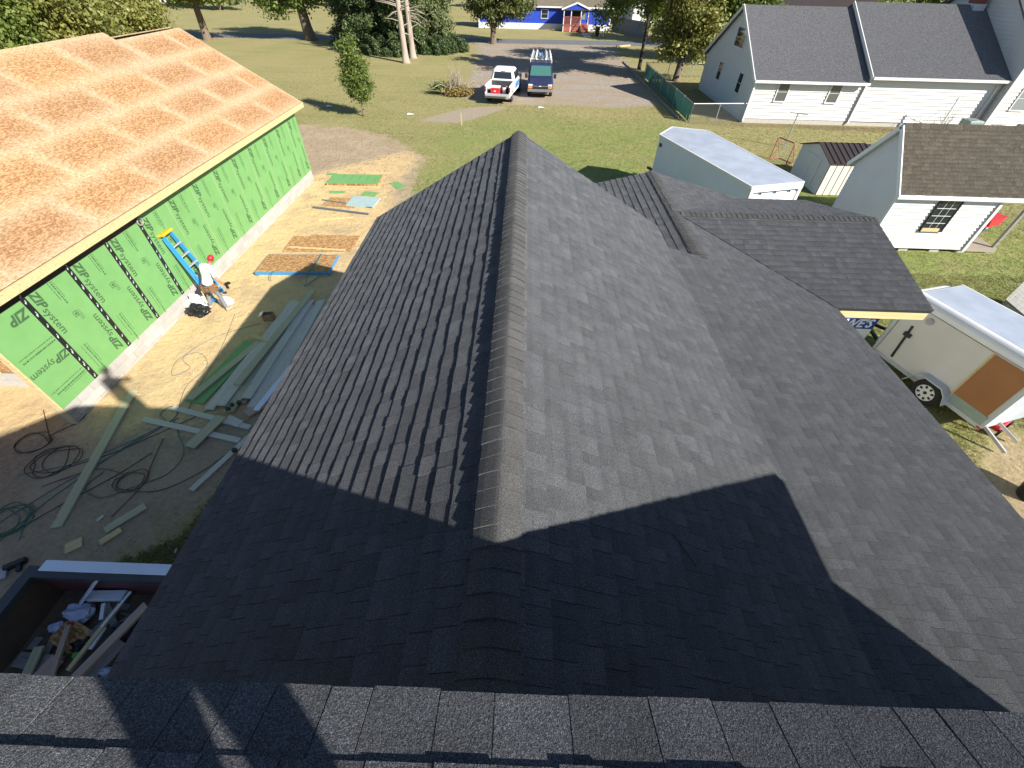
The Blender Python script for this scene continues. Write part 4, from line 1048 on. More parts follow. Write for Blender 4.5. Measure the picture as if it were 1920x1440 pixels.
# step ladder leaning folded on the green wall
ld = empty('step_ladder', (-9.5, 11.15, 0), 'blue fibreglass step ladder with yellow top leaning on the green wall', 'ladder')
lu = (Vector((-9.98, 11.1, 2.2)) - Vector((-9.46, 11.15, 0))).normalized()
A0 = Vector((-9.46, 11.15, 0)) - Vector((-9.5, 11.15, 0)); sdv = Vector((0, 1, 0)); fw = sdv.cross(lu); HL = 2.2
for q in (-1, 1):
    r = MB(); a = A0 + sdv * q * .25; b2 = A0 + sdv * q * .16 + lu * HL; r.bar(a, b2, .025, .075, fw); r.build('rail', MT['ladderblue'], ld)
    r = MB(); a = A0 + sdv * q * .27 - fw * .10; b2 = A0 + sdv * q * .17 + lu * (HL - .06) - fw * .06; r.bar(a, b2, .025, .05, fw); r.build('rear_rail', MT['ladderblue'], ld)
for k in range(6):
    s_ = .3 + k * .31; wdt = .25 - .09 * s_ / HL
    r = MB(); c = A0 + lu * s_ + fw * .0; r.obox(c, (sdv, fw, lu), (wdt, .045, .014)); r.build('step', MT['grey_plastic'], ld)
r = MB(); r.obox(A0 + lu * (HL + .03) - fw * .03, (sdv, fw, lu), (.21, .11, .035)); bevel_mesh(r.build('top_cap', MT['yellow'], ld), .02, 2)
for q in (-1, 1):
    for z in (.0,): r = MB(); r.obox(A0 + sdv * q * .25 + lu * .02, (sdv, fw, lu), (.03, .05, .03)); r.build('foot', MT['black'], ld)
crumple((-9.68, 10.30, 0), (.34, .24, .17), 21, 'bag', 'black plastic bag slumped at the worker feet by the block wall', 'plastic_bag', 'bag', 26, 14)
crumple((-9.82, 10.62, .0), (.28, .2, .26), 22, 'cloth_white', 'white crumpled sheet on the black bag', 'cloth_heap', 'cloth', 26, 14)
crumple((-9.12, 10.86, 0), (.2, .14, .12), 23, 'cloth_white', 'white rag on the sand behind the worker legs', 'rag', 'cloth')

# ------------------------------------------------------------------ siding, windows and roofs for the other buildings
def lap_wall(mb, O, u, n, z0, z1, lo, hi, e=.2, out=.045):
    """courses of lap siding; lo/hi give the horizontal extent at height z"""
    O = Vector(O); u = Vector(u).normalized(); n = Vector(n).normalized(); z = z0
    while z < z1 - .01:
        zt = min(z + e, z1)
        a0, b0, a1, b1 = lo(z), hi(z), lo(zt), hi(zt)
        if b0 - a0 < .02: break
        P = lambda s, h, k: O + u * s + Vector((0, 0, h)) + n * k
        mb.add([P(a0, z, out), P(b0, z, out), P(b1, zt, .002), P(a1, zt, .002), P(a0, z, 0), P(b0, z, 0)], [(0, 1, 2, 3), (4, 5, 1, 0)])
        z = zt
    return mb
def window(parent, PO, O, u, n, w, h, panes=(1, 2), frame='trim', glass='glass', f=.06, name='window', sash=None, lift=.022):
    """frame, sash bars and panes standing proud of the wall; O = lower left corner (world)"""
    u = Vector(u).normalized(); n = Vector(n).normalized(); z = Vector((0, 0, 1)); O = Vector(O) - PO + n * lift
    fr = MB()
    fr.obox(O + u * w / 2 + z * (h + f / 2) + n * .026, (u, n, z), (w / 2 + f, .038, f / 2)); fr.obox(O + u * w / 2 - z * f / 2 + n * .03, (u, n, z), (w / 2 + f, .045, f / 2))
    for s in (-f / 2, w + f / 2): fr.obox(O + u * s + z * h / 2 + n * .024, (u, n, z), (f / 2, .036, h / 2))
    win = fr.build(name, MT[frame], parent)
    cx_, cz = panes
    for i in range(cx_):
        for j in range(cz):
            pn = MB(); b_ = .014
            pn.obox(O + u * (w * (i + .5) / cx_) + z * (h * (j + .5) / cz) + n * .034, (u, n, z), (w / cx_ / 2 - b_, .004, h / cz / 2 - b_)); pn.build('pane', MT[glass], win)
    bk_ = MB(); bk_.obox(O + u * w / 2 + z * h / 2 + n * .022, (u, n, z), (w / 2, .008, h / 2)); bk_.build('sash', MT[sash or frame], win)
    return win

# --- white neighbour house: long wing, slightly higher wing, tall end
hs = empty('white_house', (15.25, 34.2, 0), 'long white clapboard house with grey shingle roof and fenced yard', 'house'); HO = Vector((15.25, 34.2, 0))
def Hb(mb, name, m_, parent=None, **k):
    mb.v = [tuple(Vector(p) - HO) for p in mb.v]; return mb.build(name, MT[m_], parent or hs, **k)
hy0, hy1, hym = 34.2, 45.0, 39.6
mb = MB(); lap_wall(mb, (15.25, hy0, 0), (1, 0, 0), (0, -1, 0), .28, 2.5, lambda z: 0, lambda z: 7.25); Hb(mb, 'front_siding', 'siding')
mb = MB(); lap_wall(mb, (15.25, hy0, 0), (0, 1, 0), (-1, 0, 0), .28, 5.72, lambda z: 0 if z < 2.5 else (z - 2.5) / .605, lambda z: 10.8 if z < 2.5 else 10.8 - (z - 2.5) / .605); Hb(mb, 'gable_siding', 'siding')
mb = MB(); mb.box(15.27, 22.5, hy0 + .02, hy1, 0, 2.5); mb.prism([(15.27, hy0 + .02, 2.5), (15.27, hy1, 2.5), (15.27, hym, 5.7)], (7.2, 0, 0)); Hb(mb, 'wall_core', 'trim')
mb = MB(); mb.box(15.23, 31.0, hy0 - .012, hy0 + .1, 0, .27); Hb(mb, 'foundation', 'concrete')
def gable_roof(x0, x1, y0, y1, ym, ze, zr, m_, name, th=.12, builder=Hb):
    mb = MB()
    mb.prism([(x0, y0, ze), (x0, ym, zr), (x0, ym, zr - th), (x0, y0, ze - th)], (x1 - x0, 0, 0)); a = builder(mb, name, m_)
    mb = MB(); mb.prism([(x0, y1, ze), (x0, ym, zr), (x0, ym, zr - th), (x0, y1, ze - th)], (x1 - x0, 0, 0)); b2 = builder(mb, name, m_)
    return a, b2
gable_roof(15.0, 22.42, 33.85, 45.35, hym, 2.52, 5.85, 'shingle_house', 'roof')
gable_roof(22.42, 31.25, 33.8, 45.4, hym, 2.86, 6.14, 'shingle_house', 'roof')
Hb(MB().box(15.0, 22.45, 33.74, 33.86, 2.36, 2.5), 'gutter', 'trim'); Hb(MB().box(22.46, 31.3, 33.69, 33.81, 2.70, 2.84), 'gutter', 'trim')
for p0, p1 in (((22.38, 33.78, 2.78), (22.38, hym, 6.1)), ((14.98, 33.83, 2.42), (14.98, hym, 5.79)), ((14.98, 45.37, 2.42), (14.98, hym, 5.79))):
    mb = MB(); mb.bar(p0, p1, .05, .2, (0, 0, 1)); Hb(mb, 'rake_trim', 'trim')
mb = MB(); lap_wall(mb, (22.5, hy0 - .03, 0), (1, 0, 0), (0, -1, 0), .28, 2.85, lambda z: 0, lambda z: 8.7); Hb(mb, 'front_siding', 'siding')
mb = MB(); mb.box(22.52, 31.2, hy0 - .01, hy1, 0, 2.84); mb.prism([(22.52, hy0, 2.84), (22.52, hy1, 2.84), (22.52, hym, 6.0)], (8.7, 0, 0)); Hb(mb, 'wall_core', 'trim')
for x in (15.2, 22.45, 30.9): Hb(MB().box(x - .05, x + .05, hy0 - .16, hy0 - .07, .15, 2.5), 'downspout', 'trim')
# tall end
X3 = 31.3
mb = MB(); lap_wall(mb, (X3, 33.6, 0), (0, 1, 0), (-1, 0, 0), .28, 8.2, lambda z: 0 if z < 4.3 else (z - 4.3) / .65, lambda z: 12 if z < 4.3 else 12 - (z - 4.3) / .65); Hb(mb, 'gable_siding', 'siding')
mb = MB(); lap_wall(mb, (X3, 33.6, 0), (1, 0, 0), (0, -1, 0), .28, 4.3, lambda z: 0, lambda z: 9); Hb(mb, 'front_siding', 'siding')
mb = MB(); mb.box(X3 + .02, X3 + 9, 33.62, 45.6, 0, 4.3); mb.prism([(X3 + .02, 33.62, 4.3), (X3 + .02, 45.6, 4.3), (X3 + .02, 39.6, 8.2)], (9, 0, 0)); Hb(mb, 'wall_core', 'trim')
gable_roof(X3 - .25, X3 + 9.3, 33.2, 46.0, 39.6, 4.2, 8.35, 'shingle_house', 'roof')
Hb(MB().box(X3 - .06, X3 + .1, 33.54, 33.6, .2, 4.25), 'corner_board', 'trim')
ch = MB(); ch.box(30.3, 30.95, 39.2, 39.95, 5.6, 8.6); Hb(ch, 'chimney', 'brick'); Hb(MB().box(30.25, 31.0, 39.1, 40.0, 5.85, 6.2), 'flashing', 'alu')
for x in (16.86, 20.3): window(hs, HO, (x, hy0, 1.32), (1, 0, 0), (0, -1, 0), .68, 1.05, (1, 2), 'trim', 'glass_blind')
for y, z, w, h, p in ((41.45, 1.35, .75, 1.08, (1, 2)), (37.05, 1.3, .75, 1.12, (1, 2))): window(hs, HO, (15.25, y, z), (0, -1, 0), (-1, 0, 0), w, h, p, 'trim', 'glass')
window(hs, HO, (15.25, 39.8, 3.62), (0, -1, 0), (-1, 0, 0), 1.75, 1.05, (2, 2), 'trim', 'glass')
window(hs, HO, (32.2, 33.6, 1.3), (1, 0, 0), (0, -1, 0), .9, 1.3, (1, 2), 'trim', 'glass_pale')
# chain link yard fence with green slats
fn = empty('yard_fence', (11.4, 33.9, 0), 'chain link yard fence with green slats beside the white house', 'fence'); FO = Vector((11.4, 33.9, 0))
def Fb(mb, name, m_): mb.v = [tuple(Vector(p) - FO) for p in mb.v]; return mb.build(name, MT[m_], fn)
def chain(a, b2, h, e=.07, r=.0035):
    a = Vector(a); b2 = Vector(b2); d = b2 - a; L = d.length; d.normalize(); mb = MB(); s = -h
    while s < L:
        for sg in (1, -1):
            p0 = s if sg == 1 else s + h; z0 = 0.0; p1 = s + h if sg == 1 else s; q = []
            for (p, z) in ((p0, 0), (p1, h)): q.append((p, z))
            t0 = 0; t1 = 1
            dp = q[1][0] - q[0][0]
            lo_, hi_ = sorted(((0 - q[0][0]) / dp, (L - q[0][0]) / dp)); t0, t1 = max(0, lo_), min(1, hi_)
            if t1 - t0 > .02:
                A_ = a + d * (q[0][0] + dp * t0) + Vector((0, 0, h * t0 + .03)); B_ = a + d * (q[0][0] + dp * t1) + Vector((0, 0, h * t1 + .03))
                mb.tube([A_, B_], r, 3, False)
        s += e * 2
    return mb
cn, cf, hc, bk2 = (11.42, 33.75, 0), (11.4, 49.8, 0), (15.2, 34.25, 0), (18.2, 50.4, 0)
o = Fb(chain(cn, hc, 1.05), 'chain_mesh', 'steel'); tag(o, kind='stuff')
o = Fb(chain(cf, bk2, 1.05), 'chain_mesh', 'steel'); tag(o, kind='stuff')
for (a, b2) in ((cn, hc), (cn, cf), (cf, bk2)):
    mb = MB(); mb.tube([Vector(a) + Vector((0, 0, 1.12)), Vector(b2) + Vector((0, 0, 1.12))], .022, 6); Fb(mb, 'top_rail', 'steel')
    n_ = max(2, int((Vector(b2) - Vector(a)).length / 2.2))
    for k in range(n_ + 1):
        p = Vector(a).lerp(Vector(b2), k / n_); mb = MB(); mb.tube([p, p + Vector((0, 0, 1.18))], .03, 6); Fb(mb, 'post', 'steel')
k = 0; y = 33.95
sl_ = MB(); g = random.Random(3)
while y < 49.6:
    if g.random() > .03: sl_.box(11.395, 11.405, y, y + .074, .05, 1.06)
    y += .085
o = Fb(sl_, 'slats', 'greenslat'); tag(o, kind='stuff')
lg = lumber((10.9, 34.8, .06), (10.7, 58, .06), .14, .12, MT['greywood'], 'long grey timber edging the gravel beside the fence', name='edging_timber', cat='timber')
# --- white cottage shed with tan roof
ct = empty('small_cottage', (13.45, 15.7, 0), 'small white clapboard cottage with steep tan shingle roof and porch', 'cottage'); CO = Vector((13.45, 15.7, 0))
def Cb(mb, name, m_, parent=None, **k): mb.v = [tuple(Vector(p) - CO) for p in mb.v]; return mb.build(name, MT[m_], parent or ct, **k)
cw = 2.95; cp_ = 1.06; cze = 2.28
mb = MB(); lap_wall(mb, (13.45, 15.7, 0), (1, 0, 0), (0, -1, 0), .16, cze, lambda z: 0, lambda z: 3.74, .125, .036); Cb(mb, 'front_siding', 'siding')
mb = MB(); lap_wall(mb, (13.45, 15.7, 0), (0, 1, 0), (-1, 0, 0), .16, 3.75, lambda z: 0 if z < cze else (z - cze) / cp_, lambda z: cw if z < cze else cw - (z - cze) / cp_, .125, .03); Cb(mb, 'gable_siding', 'siding')
mb = MB(); mb.box(13.47, 17.17, 15.72, 15.7 + cw, .14, cze); mb.prism([(13.47, 15.72, cze), (13.47, 15.7 + cw, cze), (13.47, 15.7 + cw / 2, 3.8)], (3.7, 0, 0)); Cb(mb, 'wall_core', 'trim')
for x in (13.6, 14.8, 16.0, 17.0):
    Cb(MB().box(x, x + .35, 15.75, 15.95, 0, .16), 'footing', 'concrete')
ym = 15.7 + cw / 2; yE = 15.5; zE = cze - .2 * cp_ + .12; zRg = zE + (ym - yE) * cp_
n0 = len(tabs); tabs_keep = tabs; tabs = []
sl2 = math.hypot(1, cp_)
slope((13.28, yE, zE), (1, 0, 0), (0, 1, cp_), 7.0, (ym - yE) * sl2, seed=31, wmin=.12, wmax=.32)
slope((13.28, 2 * ym - yE, zE), (1, 0, 0), (0, -1, cp_), 7.0, (ym - yE) * sl2, seed=32, wmin=.12, wmax=.32)
mb = MB()
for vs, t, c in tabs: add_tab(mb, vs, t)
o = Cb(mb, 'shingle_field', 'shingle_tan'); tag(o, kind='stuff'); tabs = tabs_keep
for y0 in (yE, 2 * ym - yE):
    mb = MB(); mb.prism([(13.29, y0, zE - .005), (13.29, ym, zRg - .005), (13.29, ym, zRg - .09), (13.29, y0, zE - .09)], (6.98, 0, 0)); Cb(mb, 'roof_deck', 'trim')
for k in range(24):
    mb = MB(); x = 13.28 + k * .29; q = .006 * (k % 2)
    mb.prism([(x, ym - .13, zRg - .13 * cp_ + .03 + q), (x, ym, zRg + .035 + q), (x, ym + .13, zRg - .13 * cp_ + .03 + q), (x, ym + .13, zRg - .13 * cp_ + .015), (x, ym, zRg + .02), (x, ym - .13, zRg - .13 * cp_ + .015)], (.285, 0, 0), random.Random(k).uniform(.8, 1.15)); Cb(mb, 'ridge_cap', 'shingle_tan')
Cb(MB().box(13.26, 20.3, yE - .03, yE + .01, zE - .14, zE - .012), 'fascia_board', 'trim')
for q in (-1, 1):
    mb = MB(); mb.bar((13.25, ym + q * (ym - yE), zE - .07), (13.25, ym, zRg - .07), .04, .15, (0, 0, 1)); Cb(mb, 'rake_trim', 'trim')
Cb(MB().box(17.1, 17.21, 15.62, 15.72, .12, cze), 'corner_board', 'trim'); Cb(MB().box(13.4, 13.46, 15.67, 15.76, .12, cze), 'corner_board', 'trim')
window(ct, CO, (15.0, 15.7, .90), (1, 0, 0), (0, -1, 0), .74, 1.08, (3, 4), 'black', 'glass', .05, sash='trim')
Cb(MB().box(14.98, 15.62, 15.60, 15.64, .86, .98), 'window_box', 'pine')
for k in range(10): Cb(MB().box(17.2 + k * .13, 17.322 + k * .13, 15.78, 18.6, .17, .2), 'deck_board', 'deck')
Cb(MB().box(17.18, 18.5, 15.74, 15.78, .06, .2), 'deck_rim', 'deck'); Cb(MB().box(18.2, 18.5, 15.78, 16.0, 0, .06), 'footing', 'concrete')
for y in (15.82, 18.5): Cb(MB().box(18.38, 18.48, y, y + .1, .19, cze + .02), 'porch_post', 'greywood')
# wheelbarrow / cart behind
wbw = empty('red_cart', (19.3, 17.6, 0), 'red garden cart with pale wheel behind the cottage porch', 'cart', rz=R(25))
b_ = MB(); b_.prism([(-.45, -.3, .42), (.35, -.3, .42), (.55, -.3, .72), (-.6, -.3, .72)], (0, .6, 0)); b_.build('tray', MT['red'], wbw)
b_ = MB(); b_.bar((-.8, -.25, .48), (.5, -.25, .38), .05, .05); b_.bar((-.8, .25, .48), (.5, .25, .38), .05, .05); b_.build('handle', MT['red'], wbw)
def wheel(parent, c, r, w, axis, rim='whitepaint', spokes=8, rimr=.62):
    c = Vector(c); ax = Vector(axis).normalized(); u = ax.orthogonal().normalized(); v2 = ax.cross(u)
    prof = [(-w / 2, rimr * r), (-w / 2, .93 * r), (-w * .36, r), (w * .36, r), (w / 2, .93 * r), (w / 2, rimr * r)]; n = 24; t = MB(); V = []; F = []
    for i in range(n):
        a = 2 * math.pi * i / n; d = u * math.cos(a) + v2 * math.sin(a)
        V += [c + ax * p + d * q for p, q in prof]
    m_ = len(prof)
    for i in range(n):
        for k in range(m_): F.append((i * m_ + k, i * m_ + (k + 1) % m_, ((i + 1) % n) * m_ + (k + 1) % m_, ((i + 1) % n) * m_ + k))
    t.add(V, F); ty = t.build('wheel', MT['rubber'], parent, smooth=False)
    h = MB(); h.tube([c - ax * w * .3, c + ax * w * .42], rimr * r * 1.01, 20); rm = h.build('rim', MT[rim], ty)
    h = MB()
    for i in range(spokes):
        a = 2 * math.pi * (i + .5) / spokes; d = u * math.cos(a) + v2 * math.sin(a); h.obox(c + ax * w * .425 + d * rimr * r * .72, (d, ax.cross(d), ax), (rimr * r * .16, rimr * r * .12, .004))
    h.tube([c + ax * w * .42, c + ax * w * .46], rimr * r * .2, 10); h.build('hub', MT['black'], ty)
    return ty
wheel(wbw, (.45, 0, .2), .2, .08, (0, -1, 0), 'lens', 6)
b_ = MB(); b_.tube([(-.4, -.25, .45), (-.45, -.25, 0)], .02); b_.tube([(-.4, .25, .45), (-.45, .25, 0)], .02); b_.build('leg', MT['steel'], wbw)
# --- small metal shed
sh = empty('metal_shed', (14.16, 21.25, 0), 'low pale metal shed with dark brown ribbed roof', 'shed'); SO = Vector((14.16, 21.25, 0))
def Sb(mb, name, m_): mb.v = [tuple(Vector(p) - SO) for p in mb.v]; return mb.build(name, MT[m_], sh)
Sb(MB().box(14.2, 16.46, 21.27, 24.1, 0, 1.42), 'wall', 'siding')
mb = MB(); mb.prism([(14.2, 21.27, 1.42), (14.2, 24.1, 1.42), (14.2, 22.69, 1.84)], (2.26, 0, 0)); Sb(mb, 'gable', 'siding')
MT['cream'] = mat('cream_metal', (0.74, 0.71, 0.60), (0.68, 0.65, 0.54), 2, .5)
for k in range(7):
    x = 14.2 + k * .323; Sb(MB().box(x + .012, x + .311, 21.245, 21.268, .02, 1.40), 'wall_panel', 'cream'); Sb(MB().box(x - .008, x + .012, 21.235, 21.268, .0, 1.41), 'wall_rib', 'darkmetal')
for q, y0 in ((-1, 21.17), (1, 24.2)):
    for k in range(9):
        x = 14.1 + k * .27
        mb = MB(); mb.prism([(x + .012, y0, 1.41), (x + .012, 22.69, 1.885), (x + .012, 22.69, 1.87), (x + .012, y0, 1.395)], (.246, 0, 0)); Sb(mb, 'roof_panel', 'darkmetal')
        mb = MB(); mb.bar((x, y0, 1.42), (x, 22.69, 1.9), .022, .035, (0, 0, 1)); Sb(mb, 'roof_rib', 'darkmetal')
for x in (-.02,): 
    Sb(MB().box(14.17, 14.195, 22.0, 22.68, .05, 1.35), 'door', 'siding'); Sb(MB().box(14.17, 14.195, 22.7, 23.4, .05, 1.35), 'door', 'siding')
# clothes pole and goal frame
cpz = empty('clothes_pole', (15.84, 28.65, 0), 'thin grey metal clothes pole with a crossbar on the lawn', 'pole')
q = MB(); q.tube([(0, 0, 0), (-.03, 0, 1.8)], .035, 8); q.build('pole', MT['steel'], cpz); q = MB(); q.tube([(-.42, .15, 1.8), (.42, -.25, 1.8)], .025, 8); q.build('crossbar', MT['steel'], cpz)
gl = empty('goal_frame', (14.3, 25.9, 0), 'small rusty red goal frame with torn net on the lawn', 'goal', rz=R(-70))
MT['rustred'] = mat('rusty_red_paint', (0.40, 0.13, 0.08), (0.28, 0.09, 0.06), 7, .6)
q = MB(); q.tube([(-.6, 0, 0), (-.6, 0, 1.05), (-.5, 0, 1.12), (.5, 0, 1.12), (.6, 0, 1.05), (.6, 0, 0)], .03, 8); q.build('frame', MT['rustred'], gl)
q = MB(); q.tube([(-.6, 0, .03), (-.5, .6, .03), (.5, .6, .03), (.6, 0, .03)], .025, 6); q.tube([(-.6, 0, 1.05), (-.5, .6, .03)], .015, 6); q.tube([(.6, 0, 1.05), (.5, .6, .03)], .015, 6); q.build('back_frame', MT['rustred'], gl)
q = MB()
for k in range(9): x = -.56 + k * .14; q.tube([(x, .0, 1.08), (x * .9, .55, .05)], .004, 3, False)
for k in range(6): t = k / 5; q.tube([(-.56, .55 * t, 1.08 - t), (.56, .55 * t, 1.08 - t)], .004, 3, False)
q.build('net', MT['whitepaint'], gl)
# clothesline post near the tall end, air conditioners, bare shrubs
tp = empty('clothesline_post', (27.83, 32.83, 0), 'white clothesline post with wire stays near the white house wall', 'post')
q = MB(); q.tube([(0, 0, 0), (0, 0, 2.05)], .055, 8); q.build('post', MT['whitepaint'], tp); q = MB(); q.tube([(-.5, -.4, .75), (.55, .3, .7)], .03, 6); q.build('crossbar', MT['greywood'], tp)
q = MB(); q.tube([(0, 0, 2.03), (-1.6, .4, 0.01)], .012, 5); q.tube([(0, 0, 2.03), (1.6, .2, 1.3)], .012, 5); q.build('stay_wire', MT['steel'], tp)
for i, (x, y, s_, lb) in enumerate(((29.2, 32.3, 1.0, 'grey green air conditioner cabinet next to the clothesline post'), (30.7, 31.7, .8, 'lower grey green cabinet between two others by the house'), (32.2, 31.5, .95, 'grey green cabinet farthest from the clothesline post'))):
    ac = empty('air_conditioner', (x, y, 0), lb, 'air conditioner', 'air conditioner cabinets by the white house')
    bevel_mesh(MB().box(-.45 * s_, .45 * s_, -.42, .42, .05, .95 * s_).build('cabinet', MT['acgreen'], ac), .03, 1)
    for k in range(9): MB().box(-.4 * s_ + k * .09 * s_, -.36 * s_ + k * .09 * s_, -.44, -.42, .12, .85 * s_).build('louvre', MT['acgreen'], ac)
    q = MB(); q.tube([(0, 0, .95 * s_ - .01), (0, 0, .95 * s_ + .03)], .32 * s_, 16); q.build('fan_grille', MT['steel'], ac); MB().box(-.5, .5, -.5, .5, 0, .05).build('pad', MT['concrete'], ac)
g = random.Random(8)
for (x, y, lb) in ((28.6, 33.5, 'leafless shrub behind the air conditioner cabinet'), (30.1, 33.2, 'leafless shrub between the cabinets and the house')):
    q = MB()
    for k in range(16):
        a = g.uniform(0, 6.28); r = g.uniform(.3, .9); h = g.uniform(.7, 1.6)
        p1 = (x + r * .5 * math.cos(a), y + r * .4 * math.sin(a), h * .55); p2 = (x + r * math.cos(a), y + r * .7 * math.sin(a), h)
        q.tube([(x, y, 0), p1, p2], [.015, .009, .003], 4); q.tube([p1, (p1[0] + g.uniform(-.3, .3), p1[1] + g.uniform(-.2, .2), h * .95)], [.007, .002], 3)
    tag(q.build('bare_shrub', MT['bark']), lb, 'shrub')

# ------------------------------------------------------------------ trailers
hl = empty('enclosed_trailer', (7.5, 14.9, 0), 'long white enclosed trailer with V nose and dull metal roof', 'trailer'); LO = Vector((7.5, 14.9, 0))
def Lb(mb, name, m_, parent=None): mb.v = [tuple(Vector(p) - LO) for p in mb.v]; return mb.build(name, MT[m_], parent or hl)
hz = 2.52; sc_ = (7.77 - hz) / (7.77 - 2.6)
pa, pb, pc_, pd, pe = [Vector((x * sc_, y * sc_, 0)) for x, y in ((5.83, 20.44), (6.65, 21.67), (8.11, 21.23), (9.62, 15.28), (7.63, 14.70))]
up = Vector((0, 0, 1))
cen = (pa + pb + pc_ + pd + pe) / 5
def ins(p, k): return p + (cen - p).normalized() * k
mb = MB(); mb.prism([ins(p, .03) + up * .5 for p in (pa, pe, pd, pc_, pb)], up * (hz - .52)); Lb(mb, 'body', 'coolwhite')
mb = MB(); mb.prism([ins(p, .05) + up * (hz - .015) for p in (pa, pe, pd, pc_, pb)], up * .02); Lb(mb, 'roof', 'alu')
ring_ = [pa, pe, pd, pc_, pb]
for i in range(5):
    a, b2 = ring_[i], ring_[(i + 1) % 5]; mb = MB(); mb.bar(a + up * (hz - .03), b2 + up * (hz - .03), .05, .09); Lb(mb, 'roof_trim', 'trim')
dv = (pd - pe).normalized(); nv = Vector((dv.y, -dv.x, 0))
if nv.y > 0: nv = -nv
W_ = (pd - pe).length
mb = MB(); mb.obox((pe + pd) / 2 + nv * .0 + up * 1.4, (dv, nv, up), (W_ / 2 - .14, .012, .82)); door = Lb(mb, 'ramp_door', 'trim')
for s_ in (.07, W_ - .07): mb = MB(); mb.obox(pe + dv * s_ + up * 1.45 + nv * .01, (dv, nv, up), (.06, .03, 1.0)); Lb(mb, 'rear_post', 'trim')
mb = MB(); mb.obox((pe + pd) / 2 + up * (hz - .15) + nv * .012, (dv, nv, up), (W_ / 2, .03, .05)); Lb(mb, 'rear_header', 'trim')
mb = MB(); mb.obox((pe + pd) / 2 + up * (hz - .225) + nv * .006, (dv, nv, up), (W_ / 2 - .15, .012, .012)); Lb(mb, 'door_seal', 'black')
for f_ in (.22, .5, .78): mb = MB(); c = pe + dv * W_ * f_ + up * (hz - .27) + nv * .013; mb.tube([c, c + nv * .012], .035, 10); Lb(mb, 'marker_lamp', 'black')
du = (pa - pe).normalized(); ns = Vector((-du.y, du.x, 0))
if ns.x > 0: ns = -ns
mb = MB(); c = pa - du * .25 + up * (hz - .35); mb.obox(c - ns * .0, (du, ns, up), (.09, .012, .07)); bevel_mesh(Lb(mb, 'side_vent', 'black'), .005, 1)
for s_ in (2.2, 3.1):
    for q, bse in ((1, pe), (-1, pd)):
        c = bse + du * s_ + up * .34 + (ns * -.06 if q == 1 else ns * .06); wheel(hl, c - LO, .34, .2, ns * q, 'whitepaint', 8)
mb = MB(); mb.bar(pb + up * .45, pb + du * 1.2 + up * .42, .1, .1); mb.tube([pb + du * .9 + up * .42, pb + du * .9 + up * .0], .04, 8); Lb(mb, 'tongue', 'black')

# small trailer at the right
TA = Vector((9.82, 9.18, 0)); TU = Vector((.2975, -.9547, 0)); TN = Vector((.9547, .2975, 0))     # along (to the rear), across (away)
tr = empty('cargo_trailer', (TA.x, TA.y, 0), 'small dirty white cargo trailer with a plywood patched side', 'trailer')
tr.matrix_world = Matrix.Translation(TA) @ Matrix((TU, TN, up)).transposed().to_4x4() if False else Matrix(((TU.x, TN.x, 0, TA.x), (TU.y, TN.y, 0, TA.y), (0, 0, 1, 0), (0, 0, 0, 1)))
TLen, TW, TZ0, TZ1, TR = 2.93, 1.62, .40, 2.17, .17
prof = [(0, TZ0), (0, TZ1 - TR)] + [(TR - TR * math.cos(a), TZ1 - TR + TR * math.sin(a)) for a in np.linspace(.2, math.pi / 2, 6)] + \
       [(TW - TR + TR * math.sin(a), TZ1 - TR + TR * math.cos(a)) for a in np.linspace(0, math.pi / 2 - .2, 6)] + [(TW, TZ1 - TR), (TW, TZ0)]
mb = MB(); mb.prism([(0.02, y, z) for y, z in prof], (TLen - .04, 0, 0)); mb.build('body', MT['trailerwhite'], tr)
for x0, x1 in ((0, TLen),):
    mb = MB(); mb.prism([(x0, y, z) for y, z in [(-.012, TZ1 - TR - .06)] + [(TR - (TR + .012) * math.cos(a), TZ1 - TR + (TR + .012) * math.sin(a)) for a in np.linspace(0, math.pi / 2, 7)] + [(TR, TZ1 - .004)] + [(TR - (TR - .01) * math.cos(a), TZ1 - TR + (TR - .01) * math.sin(a)) for a in np.linspace(math.pi / 2, 0, 7)] + [(0.003, TZ1 - TR - .06)]], (x1, 0, 0)); mb.build('roof_edge', MT['whitepaint'], tr, smooth=False)
    mb = MB(); mb.prism([(x0, y, z) for y, z in [(TW - TR + (TR + .012) * math.sin(a), TZ1 - TR + (TR + .012) * math.cos(a)) for a in np.linspace(0, math.pi / 2, 7)] + [(TW, TZ1 - TR - .05), (TW - .02, TZ1 - TR - .05), (TW - TR, TZ1 - .02)]], (x1, 0, 0)); mb.build('roof_edge', MT['whitepaint'], tr)
MB().box(.06, TLen - .02, TR + .02, TW - TR - .02, TZ1 - .01, TZ1 + .012).build('roof_sheet', MT['alu'], tr)
mb = MB(); mb.prism([(0.02, .02, TZ0), (0.02, TW - .02, TZ0), (-.22, TW - .35, TZ0), (-.22, .35, TZ0)], (0, 0, TZ1 - TZ0 - .1)); bevel_mesh(mb.build('nose', MT['whitepaint'], tr), .06, 2)
MB().box(0, TLen, -.02, 0.0, TZ0 - .05, TZ0 + .05).build('bottom_rail', MT['alu'], tr)
for x in (0.0, TLen - .06): MB().box(x, x + .06, -.016, .02, TZ0, TZ1 - TR).build('corner_post', MT['alu'], tr)
MB().box(TLen, TLen + .02, 0, TW, TZ0, TZ1 - .05).build('rear_frame', MT['alu'], tr)
MB().box(.08, .09, -.0135, 0, TZ0 + .06, TZ1 - TR - .05).build('panel_joint', MT['greywood'], tr); MB().box(0.02, TLen, -.0138, 0, TZ1 - TR - .075, TZ1 - TR - .06).build('panel_joint', MT['rust'], tr)
pl = MB().box(2.07, 2.83, -.03, 0, .70, 1.92).build('plywood_patch', MT['ply'], tr)
